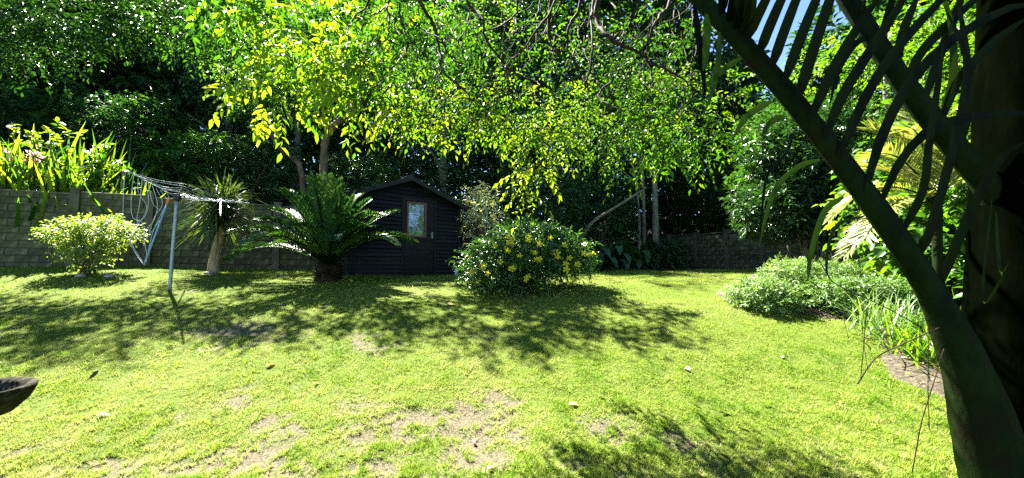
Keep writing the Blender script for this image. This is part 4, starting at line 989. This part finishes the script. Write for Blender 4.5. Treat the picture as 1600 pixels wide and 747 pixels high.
frond_near([(1562, 780, 1.83), (1536, 660, 1.8), (1502, 556, 1.77), (1452, 452, 1.77), (1380, 342, 1.78), (1290, 222, 1.8), (1200, 112, 1.82), (1085, -10, 1.85), (960, -140, 1.95), (830, -250, 2.1)], [.118, .108, .076, .05, .047, .044, .041, .037, .03, .013],
           [LP([(1167, 62), (1182, 28), (1198, -4), (1225, -60)]), LP([(1185, 86), (1200, 46), (1222, -4), (1250, -60)]), LP([(1204, 108), (1222, 56), (1245, -4), (1275, -70)]), LP([(1223, 133), (1248, 65), (1276, -4), (1305, -70)]), LP([(1243, 163), (1266, 90), (1297, -4), (1325, -80)], 22),
            LP([(1265, 188), (1296, 118), (1335, 50), (1392, -30)], 20), LP([(1288, 216), (1315, 150), (1352, 90), (1404, 10), (1430, -40)], 20), LP([(1310, 246), (1345, 165), (1390, 90), (1466, 4), (1520, -40)], 19), LP([(1352, 300), (1372, 225), (1418, 132), (1490, 60), (1578, 12), (1640, 5)], 20),
            LP([(1372, 328), (1400, 262), (1448, 205), (1520, 182), (1600, 178), (1660, 190)], 17), LP([(1404, 372), (1440, 300), (1450, 230), (1465, 130), (1475, 60)], 17), LP([(1462, 460), (1490, 388), (1530, 300), (1565, 245), (1610, 217)], 20), LP([(1430, 408), (1455, 350), (1500, 180), (1508, 90), (1470, 0)], 19),
            LP([(1150, 45), (1160, 10), (1165, -30)], 26), LP([(1128, 22), (1130, -10), (1136, -60)], 26), LP([(1106, 0), (1108, -30)], 24), LP([(1140, 34), (1146, 0), (1152, -40)], 26), LP([(1160, 55), (1172, 16), (1180, -30)], 22),
            LP([(1085, 8), (1091, 60), (1098, 112), (1101, 148)], 13, a_=.1), LP([(1104, 22), (1104, 55), (1102, 90), (1098, 112)], 15, a_=.95), LP([(1124, 50), (1122, 92), (1116, 132), (1097, 186)], 11, a_=.8), LP([(1158, 90), (1132, 108), (1112, 126), (1090, 150)], 11, a_=.8),
            LP([(1206, 158), (1180, 172), (1160, 190), (1142, 222)], 13, a_=.9), LP([(1226, 182), (1205, 190), (1188, 215)], 11, a_=.8), LP([(1281, 250), (1248, 260), (1214, 291), (1196, 340), (1186, 388)], 10, a_=.85), LP([(1318, 308), (1291, 326), (1276, 362), (1264, 410), (1262, 440)], 12, a_=.9), LP([(1350, 338), (1310, 350), (1295, 380), (1291, 420), (1297, 438)], 7, a_=.6),
            LP([(1240, 205), (1228, 240), (1200, 270), (1190, 330), (1187, 385)], 6, a_=.4)], True)
frond_near([(1590, 400, 1.98), (1548, 300, 1.96), (1490, 228, 1.97), (1420, 142, 1.99), (1330, 8, 2.02), (1240, -130, 2.1), (1150, -240, 2.2)], [.064, .056, .052, .048, .042, .035, .02],
           [LP([(1398, 110), (1410, 50), (1440, -20)], 20, 2.0), LP([(1372, 70), (1385, 30), (1400, -30)], 20, 2.0), LP([(1346, 30), (1350, -20)], 22, 2.0), LP([(1440, 165), (1470, 80), (1500, 0), (1515, -50)], 18, 2.0), LP([(1468, 195), (1500, 120), (1560, 60), (1610, 24)], 17, 2.0), LP([(1415, 130), (1440, 80), (1500, 20), (1560, -30)], 18, 2.0),
            LP([(1500, 235), (1515, 150), (1506, 60), (1492, -20)], 16, 2.0), LP([(1468, 190), (1488, 120), (1485, 40), (1470, -20)], 17, 2.0, a_=.7), LP([(1360, 55), (1335, 70), (1310, 110), (1295, 170)], 12, 2.0), LP([(1556, 330), (1562, 425), (1578, 408), (1615, 398)], 8, 1.9, -.25, .6), LP([(1550, 310), (1535, 470), (1572, 428), (1620, 408)], 6, 1.9, -.25, .55)], True)
# crown added to the near palm above the view, to shade its trunk
top_ = P(1602, -300, 2.1) + np.array((0, 0, 1.4))
m_ = MB(); m_.tube([P(1602, -300, 2.1) - (0, 0, .3), P(1602, -300, 2.1) + (0, 0, .7), top_], [.14, .13, .1], 14); m_.build('added_crown_shaft', M['palmbark'], palm, b_)
for az, el, L_ in ((100, 35, 2.3), (130, 22, 2.4), (160, 30, 2.3), (185, 45, 2.2), (145, 55, 2.2), (115, 62, 2.0), (70, 40, 2.2), (20, 40, 2.2), (-40, 40, 2.2), (230, 45, 2.2), (275, 45, 2.2), (120, 8, 1.9), (148, 5, 1.9)):
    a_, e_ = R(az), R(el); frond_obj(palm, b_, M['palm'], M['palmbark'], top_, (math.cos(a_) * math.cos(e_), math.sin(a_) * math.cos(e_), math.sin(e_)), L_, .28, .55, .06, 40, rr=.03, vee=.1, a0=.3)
# dry strands hanging under the stalk
for k, (pp, wd) in enumerate((([(1262, 438), (1275, 400), (1300, 440), (1345, 462), (1395, 486), (1440, 512)], 4), ([(1355, 480), (1352, 505), (1350, 535), (1345, 590)], 3), ([(1318, 480), (1320, 505), (1326, 530)], 2), ([(1468, 512), (1410, 538), (1368, 560), (1340, 600)], 5), ([(1452, 500), (1450, 600), (1452, 672)], 3), ([(1475, 545), (1455, 610), (1440, 660), (1425, 740)], 4), ([(1350, 470), (1348, 520), (1356, 580)], 2))):
    m_ = MB(); m_.tube(curve([P(x, y, 1.72) for x, y in pp], 14), wd / F * 1.72 / 5, 5); m_.build('dry_strand', M['bark_dark'], palm, b_)

# ------------------------------------------------------------------ small things on the lawn
def litter(px, py, L, W, mat, lab, az, lift=.012, curl=.2, roll=.3, name='fallen_leaf', grp='fallen leaves on the lawn'):
    d_ = depth_of(px, py); p_ = PG(px, d_); me_ = None
    lv_ = LV(); lv_.broad(np.zeros((1, 3)) - (L / 2, 0, 0), np.array([(1.0, 0, .15)]), np.array([(0, roll, 1.0)]), L, W, np.array([random.random()]), fold=.35, curl=curl)
    V_ = np.concatenate(lv_.V); me_ = mesh_np(name, V_, np.concatenate(lv_.F), np.concatenate(lv_.A), True)
    o = link(name, me_, M[mat], None, p_ + (0, 0, .010 + lift * .4 + float(relief(p_[0], p_[1]))), az); return tag(o, lab, 'leaf', grp)
litter(894, 633, .10, .06, 'paleleaf', 'large bleached curled leaf lying alone on the sunny lawn', .5, .02, .5)
litter(1125, 648, .16, .025, 'deadleaf', 'thin curved dark leaf lying on the right side of the lawn', .1, .01, .5)
litter(178, 652, .09, .05, 'paleleaf', 'pale curled leaf on the lawn near the bird bath', .3, .015)
litter(990, 533, .1, .04, 'deadleaf', 'brown leaf on the sunny lawn right of the tree shade', .2)
litter(1068, 580, .08, .05, 'paleleaf', 'small pale leaf on the right of the lawn', 2)
litter(705, 477, .15, .08, 'paleleaf', 'pale leaf in the shade near the flowering bush', .1)
litter(612, 490, .1, .06, 'dryleaf', 'brown leaf in the shade in front of the shed', .1)
litter(8, 570, .12, .05, 'deadleaf', 'dark twisted leaf at the left edge of the lawn', .3)
litter(430, 572, .1, .05, 'dryleaf', 'brown leaf left of the dry patch', 1)
litter(668, 686, .04, .03, 'paleleaf', 'tiny pale chip on the bare soil patch', 1)
litter(742, 690, .05, .03, 'dryleaf', 'tiny brown chip on the bare soil patch', 2)
litter(500, 600, .06, .035, 'dryleaf', 'small brown leaf at the middle of the lawn', .6)
litter(770, 735, .07, .045, 'dryleaf', 'brown leaf at the bottom edge beside the shade', .6)
litter(1215, 560, .06, .04, 'paleleaf', 'small pale leaf towards the right bed', 1.2)
p_ = P(152, 580, 3.3)
fl_ = thing('falling_leaf', 'small dark leaf with a thin stalk drifting in the air above the lawn', 'leaf', p_)
lv = LV(); lv.broad(np.array([(.012, 0, .010)]), np.array([(-.55, -.1, -.8)]), np.array([(.3, -1, .3)]), .085, .034, np.array([.15]), curl=-.3); lv.build('blade', M['deadleaf'], fl_)
m_ = MB(); m_.tube([(.01, 0, .01), (.05, 0, .03), (.12, 0, .034)], [.003, .002, .001], 5); m_.build('stalk', M['dryleaf'], fl_)
# stones at the foot of the shrub and shed
def stone(px, d, s_, lab):
    r = random.Random(int(px)); V_ = []; 
    for i, (z_, q) in enumerate(((-.3, .7), (0, 1.0), (.35, .85), (.55, .45))):
        for j in range(8): V_.append((math.cos(j * .785) * q * r.uniform(.8, 1.15), math.sin(j * .785) * q * r.uniform(.8, 1.15) * .8, z_ * r.uniform(.85, 1.1)))
    Fs_ = [(i * 8 + j, i * 8 + (j + 1) % 8, i * 8 + 8 + (j + 1) % 8, i * 8 + 8 + j) for i in range(3) for j in range(8)] + [tuple(range(24, 32))]
    m_ = MB(); m_.add([(a_ * s_, b2 * s_, c_ * s_) for a_, b2, c_ in V_], Fs_); p2 = PG(px, d); o = m_.build('stone', M['rock'], None, None, p2 + (0, 0, s_ * .1)); tag(o, lab, 'stone')
stone(128, 8.1, .09, 'pale stone at the left foot of the small lit shrub')
stone(172, 8.15, .085, 'pale stone at the right foot of the small lit shrub')
stone(440, 9.2, .05, 'small pale stone in the shade left of the cycad')
stone(328, 9.0, .1, 'grey stone at the foot of the dragon tree')
p_ = PG(713, 10.5)
m_ = MB(); m_.lathe([(0, 0), (.04, 0), (.042, .12), (.03, .17), (.016, .19), (.016, .22), (0, .22)], 14); tag(m_.build('white_bottle', M['cord'], None, None, p_), 'small white plastic bottle standing at the right corner of the shed', 'bottle')
